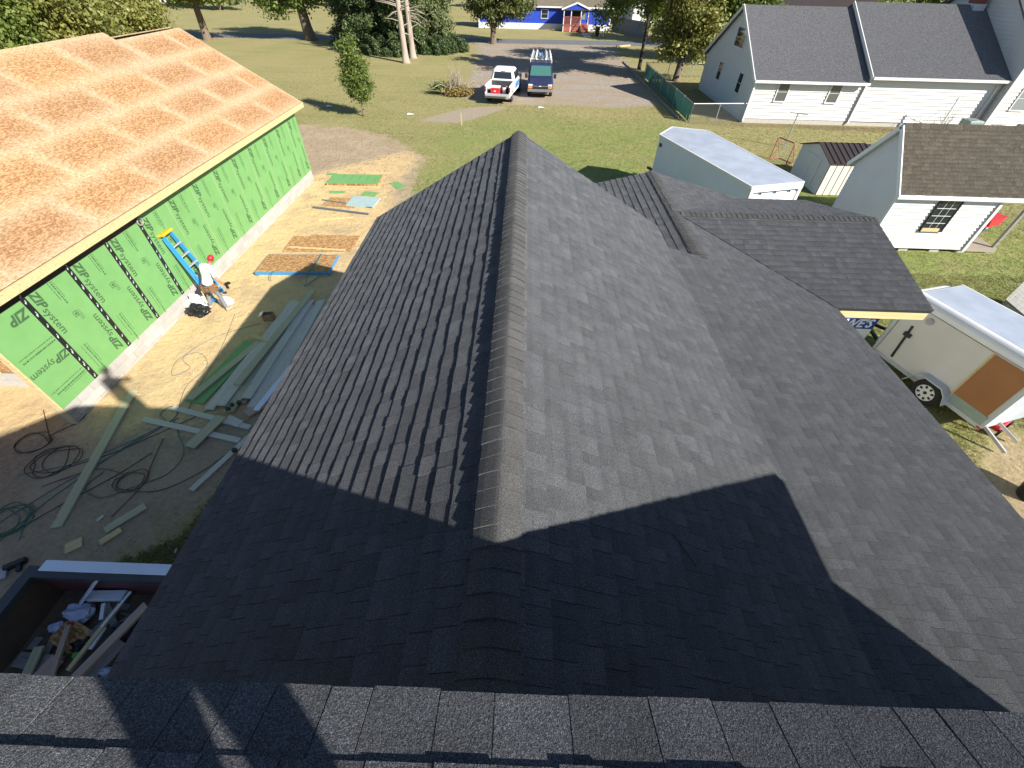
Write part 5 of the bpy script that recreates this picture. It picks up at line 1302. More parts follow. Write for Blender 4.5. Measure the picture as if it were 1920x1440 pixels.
MB().box(2.03, 2.07, -.034, 0, .47, 1.95).build('patch_trim', MT['pine'], tr); MB().box(2.07, 2.86, -.034, 0, 1.92, 1.95).build('patch_trim', MT['steel'], tr); MB().box(2.03, 2.88, -.026, 0, .46, .70).build('lower_panel', MT['acgreen'], tr)
mb = MB(); mb.bar((.43, -.02, 1.46), (.52, -.02, .52), .05, .02, (0, 1, 0)); mb.obox((.47, -.03, 1.22), ((1, 0, 0), (0, 1, 0), (0, 0, 1)), (.09, .02, .05)); mb.build('door_latch', MT['black'], tr)
mb = MB(); mb.tube([(.65, -.006, 1.76), (.65, -.03, 1.76)], .085, 16); mb.build('side_vent', MT['grey_plastic'], tr)
wheel(tr, (1.69, -.02, .34), .34, .2, (0, -1, 0), 'whitepaint', 8); wheel(tr, (1.69, TW + .02, .34), .34, .2, (0, 1, 0), 'whitepaint', 8)
fpts = [(1.15, .36), (1.28, .62), (1.42, .74), (1.92, .74), (2.06, .62), (2.16, .40)]
mb = MB(); mb.prism([(x, -.24, z) for x, z in fpts] + [(x * .985 + .0255, -.24, z - .03) for x, z in fpts[::-1]], (0, .24, 0)); mb.build('fender', MT['alu'], tr)
mb = MB(); mb.bar((1.0, TW / 2, .36), (2.4, TW / 2, .36), TW * .8, .08); mb.build('frame', MT['black'], tr)
mb = MB(); mb.bar((-.2, .4, .42), (-1.1, TW / 2, .42), .07, .07); mb.bar((-.2, TW - .4, .42), (-1.1, TW / 2, .42), .07, .07); mb.tube([(-1.0, TW / 2, .0), (-1.0, TW / 2, .8)], .035, 8); mb.build('tongue', MT['black'], tr)
MB().box(TLen - .08, TLen + .005, -.03, .02, TZ0 - .03, TZ0 + .01).build('marker_lamp', MT['red'], tr); MB().box(.03, .1, -.03, 0, TZ0 - .02, TZ0 + .02).build('marker_lamp', MT['amber'], tr)
# open ramp gear at its rear, dark mat and mower like things
mb = MB(); mb.bar((TLen + .02, .05, .45), (TLen + .55, .3, .1), .06, .06); mb.bar((TLen + .02, .5, .45), (TLen + .4, .9, .1), .06, .06); mb.build('ramp_rail', MT['steel'], tr)
mw = empty('push_mower', (11.55, 6.85, 0), 'small red and black mower standing behind the cargo trailer', 'mower', rz=R(30))
bevel_mesh(MB().box(-.3, .3, -.22, .22, .1, .24).build('deck', MT['red'], mw), .03, 1); bevel_mesh(MB().box(-.14, .14, -.13, .13, .24, .42).build('engine', MT['black'], mw), .03, 1)
for x in (-.28, .28):
    for y in (-.24, .24): wheel(mw, (x, y, .1), .1, .05, (0, 1 if y > 0 else -1, 0), 'greywood', 5)
q = MB(); q.tube([(.25, -.18, .2), (.85, -.18, .9), (.85, .18, .9), (.25, .18, .2)], .013, 6); q.build('handle', MT['black'], mw)
# dark tub at the frame edge
q = MB(); V = []; 
q.tube([(0, 0, 0), (0, 0, .08), (0, 0, .38), (0, 0, .42), (0, 0, .40), (0, 0, .1)], [.20, .22, .28, .30, .26, .2], 18); tag(q.build('tub', MT['black'], loc=(10.85, 4.86, 0), smooth=False), 'round dark rubber tub on the straw coloured grass', 'tub')
# wrapped bundle with a printed band
bd = empty('wrapped_bundle', (8.4, 9.5, 0), 'lumber bundle in white wrap with a blue printed band under the eave', 'bundle')
MB().box(-1.6, 1.22, -.12, .9, .1, 1.3).build('wrap', MT['whitepaint'], bd); MB().box(-1.6, 1.225, -.125, -.1205, .88, 1.27).build('printed_band', MT['brandblue'], bd)
for x in (-1.2, .8): MB().box(x, x + .1, -.1, .88, 0, .1).build('bearer', MT['pine'], bd)
V, F = text_geo("LOWE'S", .36, .12, .012); lw = max(p[0] for p in V); mb = MB(); mb.add([(p[0] / lw * 1.25 - .10, -.127, .94 + p[1]) for p in V], F); mb.build('lettering', MT['vinyl'], bd)
MB().box(1.226, 1.25, -.05, .85, .12, 1.2).build('end_cover', MT['grey_plastic'], bd)
# weathered board crib at the far right
cr = empty('board_crib', (14.3, 10.9, 0), 'weathered grey board lean-to at the edge of the lawn', 'lean-to')
cr.rotation_euler = (0, 0, R(37))
for k in range(9):
    mb = MB(); mb.prism([(0.0 + k * .27, -.02, 1.0 - .0), (.262 + k * .27, -.02, 1.0), (.262 + k * .27, -1.5, .45), (k * .27, -1.5, .45)], (0, 0, -.03)); mb.build('roof_board', MT['greywood'], cr)
for k in range(9): MB().box(k * .27, k * .27 + .262, -1.46, -1.43, 0, .43).build('wall_board', MT['greywood'], cr); MB().box(k * .27, k * .27 + .262, -.06, -.03, 0, .94).build('wall_board', MT['greywood'], cr)
for x in (.02, 2.38): mb = MB(); mb.prism([(x, -1.42, 0), (x, -.07, 0), (x, -.07, .93), (x, -1.42, .43)], (.03, 0, 0)); mb.build('end_wall', MT['greywood'], cr)

# ------------------------------------------------------------------ vehicles
def loft(mb, secs):
    """rings of equal length joined end to end, capped"""
    n = len(secs[0]); V = [p for s in secs for p in s]; F = []
    for i in range(len(secs) - 1):
        for k in range(n): F.append((i * n + k, i * n + (k + 1) % n, (i + 1) * n + (k + 1) % n, (i + 1) * n + k))
    F.append(tuple(range(n - 1, -1, -1))); F.append(tuple(range((len(secs) - 1) * n, len(secs) * n)))
    return mb.add(V, F)
def ring(y, hw, z0, z1, ch=.06, top=None):
    t = top if top is not None else hw
    return [(-hw, y, z0), (-hw, y, z0 + (z1 - z0) * .6), (-t, y, z1 - ch), (-t + ch, y, z1), (t - ch, y, z1), (t, y, z1 - ch), (hw, y, z0 + (z1 - z0) * .6), (hw, y, z0)]
tk = empty('pickup_truck', (-2.02, 37.55, 0), 'white crew cab pickup with open tailgate parked on the gravel', 'pickup truck', rz=R(-8))
mb = MB(); loft(mb, [ring(2.0, .97, .48, 1.18), ring(4.15, .98, .46, 1.2), ring(4.25, .98, .46, 1.2), ring(5.55, .94, .46, 1.14), ring(5.8, .86, .5, 1.02)]); mb.build('body', MT['whitepaint'], tk)
def gring(z, y0, y1, hw, c=.1): return [(-hw + c, y0, z), (hw - c, y0, z), (hw, y0 + c, z), (hw, y1 - c, z), (hw - c, y1, z), (-hw + c, y1, z), (-hw, y1 - c, z), (-hw, y0 + c, z)]
mb = MB(); loft(mb, [gring(1.15, 2.03, 4.45, .95), gring(1.72, 2.22, 3.75, .78), gring(1.84, 2.36, 3.55, .70)]); mb.build('cab', MT['whitepaint'], tk)
def qp(pts, m_, name, par, off=(0, 0, 0), th=.01):
    mb = MB(); n_ = (Vector(pts[1]) - Vector(pts[0])).cross(Vector(pts[2]) - Vector(pts[0])).normalized(); pts = [Vector(p) + n_ * .006 for p in pts]; mb.prism(pts, n_ * th); return mb.build(name, MT[m_], par)
qp([(-.72, 2.07, 1.24), (.72, 2.07, 1.24), (.64, 2.19, 1.66), (-.64, 2.19, 1.66)], 'glass', 'rear_window', tk)
qp([(.70, 4.33, 1.24), (-.70, 4.33, 1.24), (-.62, 3.80, 1.68), (.62, 3.80, 1.68)], 'glass', 'windscreen', tk)
for s_ in (1, -1):
    for y0, y1 in ((2.28, 3.0), (3.08, 3.85)):
        P4 = [(s_ * .945, y0, 1.22), (s_ * .945, y1 + (.3 if y1 > 3.5 else 0), 1.22), (s_ * .80, y1 - (.02 if y1 > 3.5 else 0), 1.66), (s_ * .80, y0 + .06, 1.66)]
        qp(P4 if s_ > 0 else P4[::-1], 'glass', 'side_window', tk)
    P4 = [(s_ * .975, 2.2, .62), (s_ * .978, 3.9, .62), (s_ * .978, 3.9, 1.02), (s_ * .975, 2.2, 1.02)]; qp(P4 if s_ > 0 else P4[::-1], 'sky_blue', 'door_decal', tk, th=.003)
    MB().box(min(s_ * .86, s_ * .97), max(s_ * .86, s_ * .97), 0.02, 2.0, .5, 1.16).build('bed_side', MT['whitepaint'], tk)
    MB().box(min(s_ * .87, s_ * .965), max(s_ * .87, s_ * .965), -.02, .02, .78, 1.06).build('tail_lamp', MT['red'], tk)
    mb = MB(); mb.obox((s_ * 1.08, 4.0, 1.22), ((1, 0, 0), (0, 1, 0), (0, 0, 1)), (.1, .05, .1)); mb.build('mirror', MT['black'], tk)
    MB().box(min(s_ * .55, s_ * .9), max(s_ * .55, s_ * .9), 5.72, 5.8, .78, .96).build('headlamp', MT['lens'], tk)
    for y in (.95, 4.75): wheel(tk, (s_ * .84, y, .39), .39, .26, (s_, 0, 0), 'steel', 6)
MB().box(-.86, .86, .02, 2.0, .5, .62).build('bed_floor', MT['black'], tk); MB().box(-.86, .86, 1.93, 2.0, .62, 1.14).build('bed_front', MT['rimsteel'], tk)
MB().box(-.84, .84, -.55, .0, .60, .66).build('tailgate', MT['grey_plastic'], tk)
bevel_mesh(MB().box(-.96, .96, -.14, .05, .38, .56).build('rear_bumper', MT['grey_plastic'], tk), .03, 1); bevel_mesh(MB().box(-.95, .95, 5.72, 5.9, .38, .6).build('front_bumper', MT['chrome'], tk), .03, 1)
MB().box(-.16, .16, 2.2, 2.3, 1.68, 1.73).build('brake_lamp', MT['rimsteel'], tk); MB().box(-.7, .7, .3, 5.5, .34, .48).build('chassis', MT['black'], tk)
TM = Matrix.Translation((-2.02, 37.55, 0)) @ Matrix.Rotation(R(-8), 4, 'Z')
def on_truck(name, label, cat, x, y, z):
    p = TM @ Vector((x, y, z)); return empty(name, p, label, cat, rz=R(-8))
cl = on_truck('cooler', 'red cooler with white lid in the pickup bed', 'cooler', -.22, .3, .62)
bevel_mesh(MB().box(-.34, .34, -.22, .22, 0, .36).build('box', MT['red'], cl), .03, 1); bevel_mesh(MB().box(-.36, .36, -.24, .24, .36, .47).build('lid', MT['whitepaint'], cl), .03, 1); MB().box(-.07, .07, -.232, -.221, .14, .2).build('badge', MT['vinyl'], cl)
cl = on_truck('bucket', 'white bucket and tools beside the cooler in the pickup bed', 'bucket', .42, .42, .62)
q = MB(); q.tube([(0, 0, 0), (0, 0, .36)], [.12, .15], 14); q.build('pail', MT['whitepaint'], cl); q = MB(); q.tube([(.0, 0, .2), (.06, .1, .55)], .02, 6); q.tube([(.03, 0, .2), (-.08, .05, .5)], .015, 6); q.build('tool', MT['black'], cl)
cl = on_truck('tool_box', 'dark tool box in the pickup bed behind the bucket', 'tool box', .5, 1.0, .62); bevel_mesh(MB().box(-.25, .25, -.3, .3, 0, .3).build('case', MT['black'], cl), .02, 1); MB().box(-.05, .05, -.15, .15, .3, .34).build('handle', MT['steel'], cl)

vn = empty('work_van', (1.2, 39.75, 0), 'navy work van with a loaded ladder rack beside the pickup', 'van', rz=R(-1))
def vr(y, zt, hwt, z0=.42): return [(-.98, y, z0), (-1.0, y, z0 + .35), (-1.0, y, min(1.05, zt - .12)), (-hwt, y, zt - .08), (-hwt + .1, y, zt), (hwt - .1, y, zt), (hwt, y, zt - .08), (1.0, y, min(1.05, zt - .12)), (1.0, y, z0 + .35), (.98, y, z0)]
mb = MB(); loft(mb, [vr(0.02, .92, .88, .5), vr(.12, 1.02, .92), vr(.95, 1.22, .93), vr(1.0, 1.25, .93), vr(1.72, 1.94, .84), vr(1.95, 2.03, .82), vr(5.5, 2.03, .82), vr(5.65, 1.95, .8)]); mb.build('body', MT['navy'], vn)
qp([(-.84, 1.03, 1.30), (.84, 1.03, 1.30), (.75, 1.66, 1.86), (-.75, 1.66, 1.86)], 'glass_green', 'windscreen', vn)
for s_ in (1, -1):
    P4 = [(s_ * .99, 1.35, 1.2), (s_ * .99, 2.25, 1.2), (s_ * .86, 2.2, 1.82), (s_ * .88, 1.72, 1.78)]; qp(P4 if s_ > 0 else P4[::-1], 'glass', 'side_window', vn)
    mb = MB(); mb.obox((s_ * 1.14, 1.35, 1.25), ((1, 0, 0), (0, 1, 0), (0, 0, 1)), (.1, .06, .14)); mb.bar((s_ * .98, 1.38, 1.2), (s_ * 1.1, 1.35, 1.2), .04, .04); mb.build('mirror', MT['black'], vn)
    MB().box(min(s_ * .6, s_ * .93), max(s_ * .6, s_ * .93), -.01, .06, .80, .93).build('headlamp', MT['lens'], vn); MB().box(min(s_ * .62, s_ * .95), max(s_ * .62, s_ * .95), -.02, .05, .66, .79).build('indicator', MT['amber'], vn)
    for y in (.95, 4.5): wheel(vn, (s_ * .86, y, .36), .36, .24, (s_, 0, 0), 'steel', 6)
MB().box(-.6, .6, -.03, .05, .64, .78).build('grille', MT['black'], vn); MB().box(-.9, .9, -.035, .04, .79, .83).build('grille_bar', MT['chrome'], vn); MB().box(-.08, .08, -.045, -.03, .78, .84).build('badge', MT['lens'], vn)
bevel_mesh(MB().box(-.98, .98, -.1, .06, .44, .62).build('bumper', MT['chrome'], vn), .04, 2); bevel_mesh(MB().box(-.6, .6, -.07, .06, .34, .44).build('air_dam', MT['black'], vn), .02, 1)
for s_ in (-.4, .45): mb = MB(); mb.bar((s_, 1.06, 1.30), (s_ + .35, 1.3, 1.52), .02, .02); mb.build('wiper', MT['black'], vn)
for y in (2.2, 3.6, 5.0):
    mb = MB(); mb.bar((-.86, y, 2.2), (.86, y, 2.2), .05, .05); mb.bar((-.84, y, 1.98), (-.84, y, 2.2), .05, .05); mb.bar((.84, y, 1.98), (.84, y, 2.2), .05, .05); mb.build('rack_bar', MT['whitepaint'], vn)
VM = Matrix.Translation((1.2, 39.75, 0)) @ Matrix.Rotation(R(-1), 4, 'Z')
for (x, w, lb, m_, z0, sk) in ((-.62, .42, 'white extension ladder on the van rack, pickup side', 'whitepaint', 2.235, -.03), (.55, .42, 'white extension ladder on the van rack, away from the pickup', 'whitepaint', 2.235, .0), (.02, .24, 'blue step ladder lying between the two white ladders', 'ladderblue', 2.235, .03)):
    l_ = empty('ladder', VM @ Vector((x, 1.7 if w > .3 else 2.4, z0)), lb, 'ladder', 'ladders on the van rack', rz=R(-1) + sk)
    L_ = 4.3 if w > .3 else 2.6
    for q in (-1, 1):
        MB().box(q * w / 2 - .03, q * w / 2 + .03, 0, L_, 0, .09).build('rail', MT[m_], l_)
        if w > .3: MB().box(q * (w / 2 - .05) - .02, q * (w / 2 - .05) + .02, .3, L_ - .1, .10, .17).build('fly_rail', MT[m_], l_)
    for k in range(int(L_ / .3)): MB().box(-w / 2 + .03, w / 2 - .03, .15 + k * .3, .19 + k * .3, .03, .06).build('rung', MT['grey_plastic'], l_)
q = MB(); q.tube([(0, 0, 0), (0, .9, 0)], .09, 8); o = q.build('bundle', MT['leather'], loc=VM @ Vector((.04, 1.9, 2.32))); tag(o, 'brown rolled bundle tied on the van rack between ladders', 'bundle')

# ------------------------------------------------------------------ blue house across the road
bh = empty('blue_house', (3, 87, 0), 'bright blue single storey house with gabled porch across the road', 'house'); UO = Vector((3, 87, 0))
def Ub(mb, name, m_, parent=None): mb.v = [tuple(Vector(p) - UO) for p in mb.v]; return mb.build(name, MT[m_], parent or bh)
mb = MB(); lap_wall(mb, (-7.6, 87, 0), (1, 0, 0), (0, -1, 0), .72, 2.75, lambda z: 0, lambda z: 20.6, .14, .02); Ub(mb, 'front_siding', 'blue')
Ub(MB().box(-7.6, 13.0, 87.01, 92, 0.0, 2.75), 'wall_core', 'blue'); Ub(MB().box(-7.62, 13.02, 86.94, 87.005, 0, .72), 'skirting', 'trim')
gable_roof(-8.0, 13.35, 86.6, 92.4, 89.5, 2.78, 3.9, 'shingle_tan', 'roof', .12, Ub)
Ub(MB().box(-8.0, 13.35, 86.55, 86.62, 2.6, 2.78), 'fascia', 'trim')
for x in (12.8, -7.65): Ub(MB().box(x, x + .22, 86.93, 87.0, .72, 2.62), 'corner_board', 'trim')
for x in (-5.5, -1.6, 2.2): window(bh, UO, (x, 87, 1.35), (1, 0, 0), (0, -1, 0), 1.0, 1.0, (1, 2), 'trim', 'glass')
pz = .85
Ub(MB().box(5.5, 9.3, 84.6, 86.95, pz - .15, pz), 'porch_floor', 'porchred')
for x in (5.5, 6.6, 8.1, 9.2): Ub(MB().box(x, x + .12, 84.62, 84.74, 0, 2.62), 'porch_post', 'trim')
for k in range(24):
    x = 5.62 + k * .115
    if x < 8.1: Ub(MB().box(x, x + .05, 84.64, 84.69, pz, pz + .85), 'baluster', 'porchred')
Ub(MB().box(5.5, 8.1, 84.6, 84.72, pz + .85, pz + .93), 'railing', 'porchred'); Ub(MB().box(5.5, 8.15, 84.66, 84.7, .05, pz - .15), 'skirt', 'porchred')
for k in range(5): Ub(MB().box(8.2, 9.25, 83.4 + k * .25, 83.66 + k * .25, 0, .16 + k * .15), 'step', 'porchred')
for x in (8.15, 9.25): mb = MB(); mb.bar((x, 83.5, 1.0), (x, 84.65, pz + .9), .08, .08); mb.bar((x, 83.5, 0), (x, 83.5, 1.0), .09, .09); Ub(mb, 'stair_rail', 'porchred')
Ub(MB().box(7.2, 8.1, 86.9, 86.97, pz, 2.6), 'door', 'black'); Ub(MB().box(8.3, 9.0, 86.92, 86.97, 1.3, 2.4), 'porch_window', 'glass_pale')
mb = MB(); mb.prism([(5.2, 84.35, 2.68), (7.4, 84.35, 3.42), (7.4, 84.35, 3.30), (5.2, 84.35, 2.56)], (0, 4.2, 0)); Ub(mb, 'porch_roof', 'shingle_tan')
mb = MB(); mb.prism([(9.6, 84.35, 2.68), (7.4, 84.35, 3.42), (7.4, 84.35, 3.30), (9.6, 84.35, 2.56)], (0, 4.2, 0)); Ub(mb, 'porch_roof', 'shingle_tan')
for a, b2 in (((5.15, 84.3, 2.6), (7.4, 84.3, 3.36)), ((9.65, 84.3, 2.6), (7.4, 84.3, 3.36))): mb = MB(); mb.bar(a, b2, .06, .2, (0, 0, 1)); Ub(mb, 'porch_rake', 'trim')
mb = MB(); mb.prism([(5.5, 84.42, 2.6), (9.3, 84.42, 2.6), (7.4, 84.42, 3.28)], (0, .05, 0)); Ub(mb, 'porch_gable', 'blue'); Ub(MB().box(5.4, 9.4, 84.55, 84.7, 2.5, 2.62), 'porch_beam', 'trim')
tag(MB().box(8.3, 9.3, 78.4, 83.4, .0, .03).build('front_walk', MT['concrete']), kind='structure')
q = empty('wheelie_bin', (10.3, 80.2, 0), 'dark wheeled rubbish bin standing by the road at the blue house', 'bin'); mb = MB(); loft(mb, [[(-.25, -.25, 0), (.25, -.25, 0), (.25, .25, 0), (-.25, .25, 0)], [(-.32, -.34, 1.0), (.32, -.34, 1.0), (.32, .34, 1.0), (-.32, .34, 1.0)]]); mb.build('tub', MT['black'], q); MB().box(-.34, .34, -.36, .36, 1.0, 1.08).build('lid', MT['black'], q)
bf = empty('board_fence', (13.6, 86, 0), 'grey vertical board fence running beside the blue house', 'fence')
for k in range(60):
    p = Vector((13.6, 88, 0)).lerp(Vector((17.5, 79.5, 0)), k / 60) - Vector((13.6, 86, 0)); mb = MB(); d = Vector((3.9, -8.5, 0)).normalized(); mb.obox(p + Vector((0, 0, .85)), (d, (-d.y, d.x, 0), (0, 0, 1)), (.072, .012, .85 + .01 * (k % 3))); mb.build('board', MT['greywood'], bf)
for k in range(5): p = Vector((0, 2, 0)).lerp(Vector((3.9, -6.5, 0)), k / 4); mb = MB(); mb.obox(p + Vector((.05, .05, .9)), ((1, 0, 0), (0, 1, 0), (0, 0, 1)), (.05, .05, .9)); mb.build('post', MT['greywood'], bf)
# houses far behind
for (x, y, w, d, h, rz, wm, rm, lb) in ((30, 62, 14, 8, 3.0, 0, 'siding', 'darkmetal', 'low house with dark roof behind the white house'), (24, 104, 12, 8, 3.2, 8, 'siding', 'shingle_house', 'far pale house beyond the blue house fence'), (-80, 120, 9, 6, 2.6, 20, 'siding', 'shingle_house', 'far white house beyond the left lawn')):
    q = empty('far_house', (x, y, 0), lb, 'house', rz=R(rz))
    MB().box(-w / 2, w / 2, -d / 2, d / 2, 0, h).build('wall', MT[wm], q)
    for s_ in (-1, 1): mb = MB(); mb.prism([(-w / 2 - .3, s_ * (d / 2 + .3), h), (-w / 2 - .3, 0, h + d * .3), (-w / 2 - .3, 0, h + d * .3 - .15), (-w / 2 - .3, s_ * (d / 2 + .3), h - .15)], (w + .6, 0, 0)); mb.build('roof', MT[rm], q)
    for k in (-.3, 0, .3): MB().box(w * k - .45, w * k + .45, -d / 2 - .04, -d / 2, 1.0, 2.1).build('window', MT['glass'], q)

# ------------------------------------------------------------------ plants
def leaves(name, pts, size, m_, parent, tint=None, aspect=1.6, droop=0.0, seed=0):
    r_ = np.random.RandomState(seed); n = len(pts)
    pts = np.asarray(pts, float)
    a = r_.normal(size=(n, 3)); a[:, 2] = a[:, 2] * (1 - droop) - droop * 1.6; a /= np.linalg.norm(a, axis=1)[:, None]
    b_ = r_.normal(size=(n, 3)); b_ -= (b_ * a).sum(1)[:, None] * a; b_ /= np.linalg.norm(b_, axis=1)[:, None]
    s_ = size * r_.uniform(.6, 1.3, (n, 1))
    c_ = np.cross(a, b_)
    P = np.stack([pts - a * s_ * aspect / 2, pts + b_ * s_ / 2 + c_ * s_ * .12, pts + a * s_ * aspect / 2, pts - b_ * s_ / 2 + c_ * s_ * .12], 1).reshape(-1, 3)
    me = bpy.data.meshes.new(name); me.vertices.add(4 * n); me.vertices.foreach_set('co', P.ravel().astype(np.float32))
    me.loops.add(4 * n); me.loops.foreach_set('vertex_index', np.arange(4 * n, dtype=np.int32))
    me.polygons.add(n); me.polygons.foreach_set('loop_start', np.arange(0, 4 * n, 4, dtype=np.int32)); me.polygons.foreach_set('loop_total', np.full(n, 4, np.int32))
    me.update(calc_edges=True)
    t = tint if tint is not None else r_.beta(2, 2, n)
    at = me.attributes.new('tint', 'FLOAT', 'FACE'); at.data.foreach_set('value', np.clip(t, 0, 1).astype(np.float32))
    me.materials.append(MT[m_]); return link(name, me, parent)
def tree(base, label, h, crown, nleaf, size, m_, trunk_r, bark='bark', fork=.35, lean=(0, 0), seed=0, name='tree', group=None, clump=.75, nb=26, droop=0.0, clear=None):
    """crown: list of (dx, dy, z, rx, ry, rz) ellipsoids; limbs reach into them and leaf clumps sit round their ends"""
    g = np.random.RandomState(seed); root = empty(name, base, label, 'tree', group)
    top = Vector((lean[0], lean[1], h * .8)); tk_ = MB()
    fk = Vector((lean[0] * fork, lean[1] * fork, h * fork))
    tk_.tube([(0, 0, -.05), (0, 0, .12), Vector((lean[0] * .15, lean[1] * .15, h * .12)), fk, fk.lerp(top, .5), top], [trunk_r * 1.7, trunk_r * 1.2, trunk_r, trunk_r * .8, trunk_r * .45, trunk_r * .1], 9)
    tips = []; wts = np.array([c[3] * c[4] * c[5] for c in crown]); wts = wts / wts.sum()
    for k in range(nb):
        c = crown[g.choice(len(crown), p=wts)]
        d = g.normal(size=3); d /= np.linalg.norm(d); d *= g.uniform(.55, .98)
        tip = Vector((c[0] + d[0] * c[3], c[1] + d[1] * c[4], c[2] + d[2] * c[5]))
        s_ = min(max(tip.z / h * .7, fork * .9), .95); st_ = fk.lerp(top, max(0, (s_ - fork) / (1 - fork)) * .8) if s_ > fork else fk
        mid_ = st_.lerp(tip, .5) + Vector((0, 0, .12 * (tip - st_).length))
        tk_.tube([st_, mid_, tip], [trunk_r * .32, trunk_r * .18, .012], 5, False); tips += [tip, mid_.lerp(tip, .45)]
    tk_.build('trunk', MT[bark], root, smooth=True)
    tips = np.array([tuple(t) for t in tips]); per = nleaf // len(tips)
    pts, tn = [], []
    for t in tips:
        off = g.normal(size=(per, 3)) * clump * np.array([.6, .6, .42]); off[:, 2] -= droop * np.abs(g.normal(size=per)) * 1.2
        pts.append(t + off); tn.append(np.clip(g.beta(2, 2.2) * .6 + g.beta(2, 2, per) * .5, 0, 1))
    pts = np.concatenate(pts); tn = np.concatenate(tn)
    k = pts[:, 2] > (clear if clear is not None else .25); pts, tn = pts[k], tn[k]
    leaves('crown', pts, size, m_, root, tn, droop=droop * .6, seed=seed)
    return root
# young upright tree on the lawn
tree((-10.93, 33.05, 0), 'slim young tree standing alone on the lawn', 4.6, [(.0, 0, 2.1, .85, .85, 1.25), (-.25, 0, 3.1, .65, .6, 1.0), (-.1, 0, 3.9, .35, .35, .8)], 11000, .085, 'leaf_mid', .06, fork=.12, seed=2, clump=.34, nb=60, clear=.55)
tree((-39.6, 66.2, 0), 'leafy tree with leaning trunk on the far lawn beside the barn roof', 9.5, [(-1, 0, 6.2, 4.2, 3.8, 2.6), (1.5, -1, 5.2, 3.4, 3, 2.0), (-3, 1, 5, 2.6, 2.6, 1.6)], 26000, .21, 'leaf_bright', .42, lean=(.3, 0), seed=3, clump=1.0, nb=60, clear=2.6)
tree((-27.6, 68.6, 0), 'broad tree with thick trunk and hanging yellowish twigs', 11, [(-1, 0, 7.2, 5, 4.5, 2.8), (-3.5, -.5, 4.6, 2.2, 2.2, 2.0), (3.2, 0, 6, 3.6, 3.2, 2.4), (.8, -1, 4.6, 1.4, 1.4, 1.7)], 26000, .21, 'leaf_mid', .62, seed=4, lean=(-.9, 0), clump=1.0, nb=64, droop=.35, clear=1.6)
for i, (x, y, h, lb) in enumerate(((-36.8, 43, 9, 'leafy yellow green tree just behind the barn ridge'), (-41.5, 48, 10, 'large yellow green tree behind the barn, at the lawn corner'), (-45, 43, 10, 'large leafy tree behind the barn at the frame edge'), (-39, 38, 8, 'low spreading tree close behind the barn roof'), (-39, 53, 7, 'smaller leafy tree beside the lawn behind the barn'))):
    tree((x, y, 0), lb, h, [(0, 0, h * .55, 4.2, 3.8, h * .36), (1.5, -1, h * .34, 3.2, 3, h * .24), (-1.5, 1, h * .4, 3.2, 3, h * .3)], 17000, .2, 'leaf_yellow' if i % 2 == 0 else 'leaf_bright', .3, seed=20 + i, group='trees behind the barn', clump=.95, nb=52, clear=.5)
tree((-4.26, 69.6, 0), 'bushy cedar on a short trunk at the end of the gravel drive', 8, [(0.8, 0, 4.6, 4.2, 3.8, 2.2), (-2.4, 0, 3.9, 2.4, 2.6, 1.6), (3.4, 0, 3.7, 2.2, 2.2, 1.4), (.4, 0, 2.6, 1.2, 1.2, 1.0)], 30000, .17, 'leaf_cedar', .36, seed=5, clump=.7, nb=80, clear=1.5)
tree((14.1, 48.3, 0), 'yellow green tree with pale trunk inside the fenced yard', 9.5, [(.2, 0, 5.6, 3.0, 2.8, 2.9), (-1.2, 0, 3.4, 1.8, 1.8, 1.6), (1.6, 0, 3.2, 1.5, 1.8, 1.5), (.3, 0, 8.2, 2.2, 2.2, 1.6), (-3.5, -3, 9.6, 4.2, 4, 2.0), (-7, 0, 9.4, 3.0, 3.4, 1.4)], 34000, .19, 'leaf_yellow', .30, seed=6, lean=(.3, 0), clump=.6, nb=170, droop=.35, clear=1.3)
tree((11.7, 54.0, 0), 'tall tree on a slender dark trunk hanging over the road', 12, [(.4, 1, 8.2, 3.8, 3.6, 2.6), (-2.2, 6, 5.6, 1.7, 1.8, 2.2), (-3.4, 8, 3.4, 1.0, 1.1, 1.7), (1.5, 4, 6.2, 2.2, 2.2, 2.0)], 22000, .18, 'leaf_mid', .16, 'barkdark', .55, seed=7, clump=.7, nb=70, droop=.6, clear=1.2)
for i, (x, y, h, m_, lb) in enumerate(((22, 58, 11, 'leaf_mid', 'leafy tree behind the white house near its gable'), (29, 72, 12, 'leaf_bright', 'tall tree behind the white house roof'), (20, 74, 11, 'leaf_dark', 'dark tree across the road behind the fenced yard'), (38, 66, 12, 'leaf_bright', 'tree behind the chimney end of the white house'), (15, 98, 10, 'leaf_dark', 'dark tree behind the blue house fence'), (45, 82, 12, 'leaf_mid', 'far tree beyond the white house roof'))):
    tree((x, y, 0), lb, h, [(0, 0, h * .6, 4, 3.8, h * .33), (1, -1, h * .38, 3, 2.8, h * .22)], 15000, .21, m_, .3, seed=30 + i, group='trees behind the white house', clump=.95, nb=46, clear=1.0)
for i, (x, y) in enumerate(((-46, 112), (-38, 118), (-28, 120), (-18, 116), (-58, 105), (-66, 110), (-8, 125), (4, 118), (60, 100), (74, 104))):
    tree((x, y, 0), ['round green', 'broad dark'][1 - i % 2] + ' tree far off along the field edge', 8, [(0, 0, 4.4, 4.4, 3.6, 3.2), (2, 0, 3, 3, 3, 2)], 2600, .5, 'leaf_mid' if i % 2 else 'leaf_dark', .3, seed=50 + i, group='distant field edge trees', clump=1.2, nb=26, clear=.3)
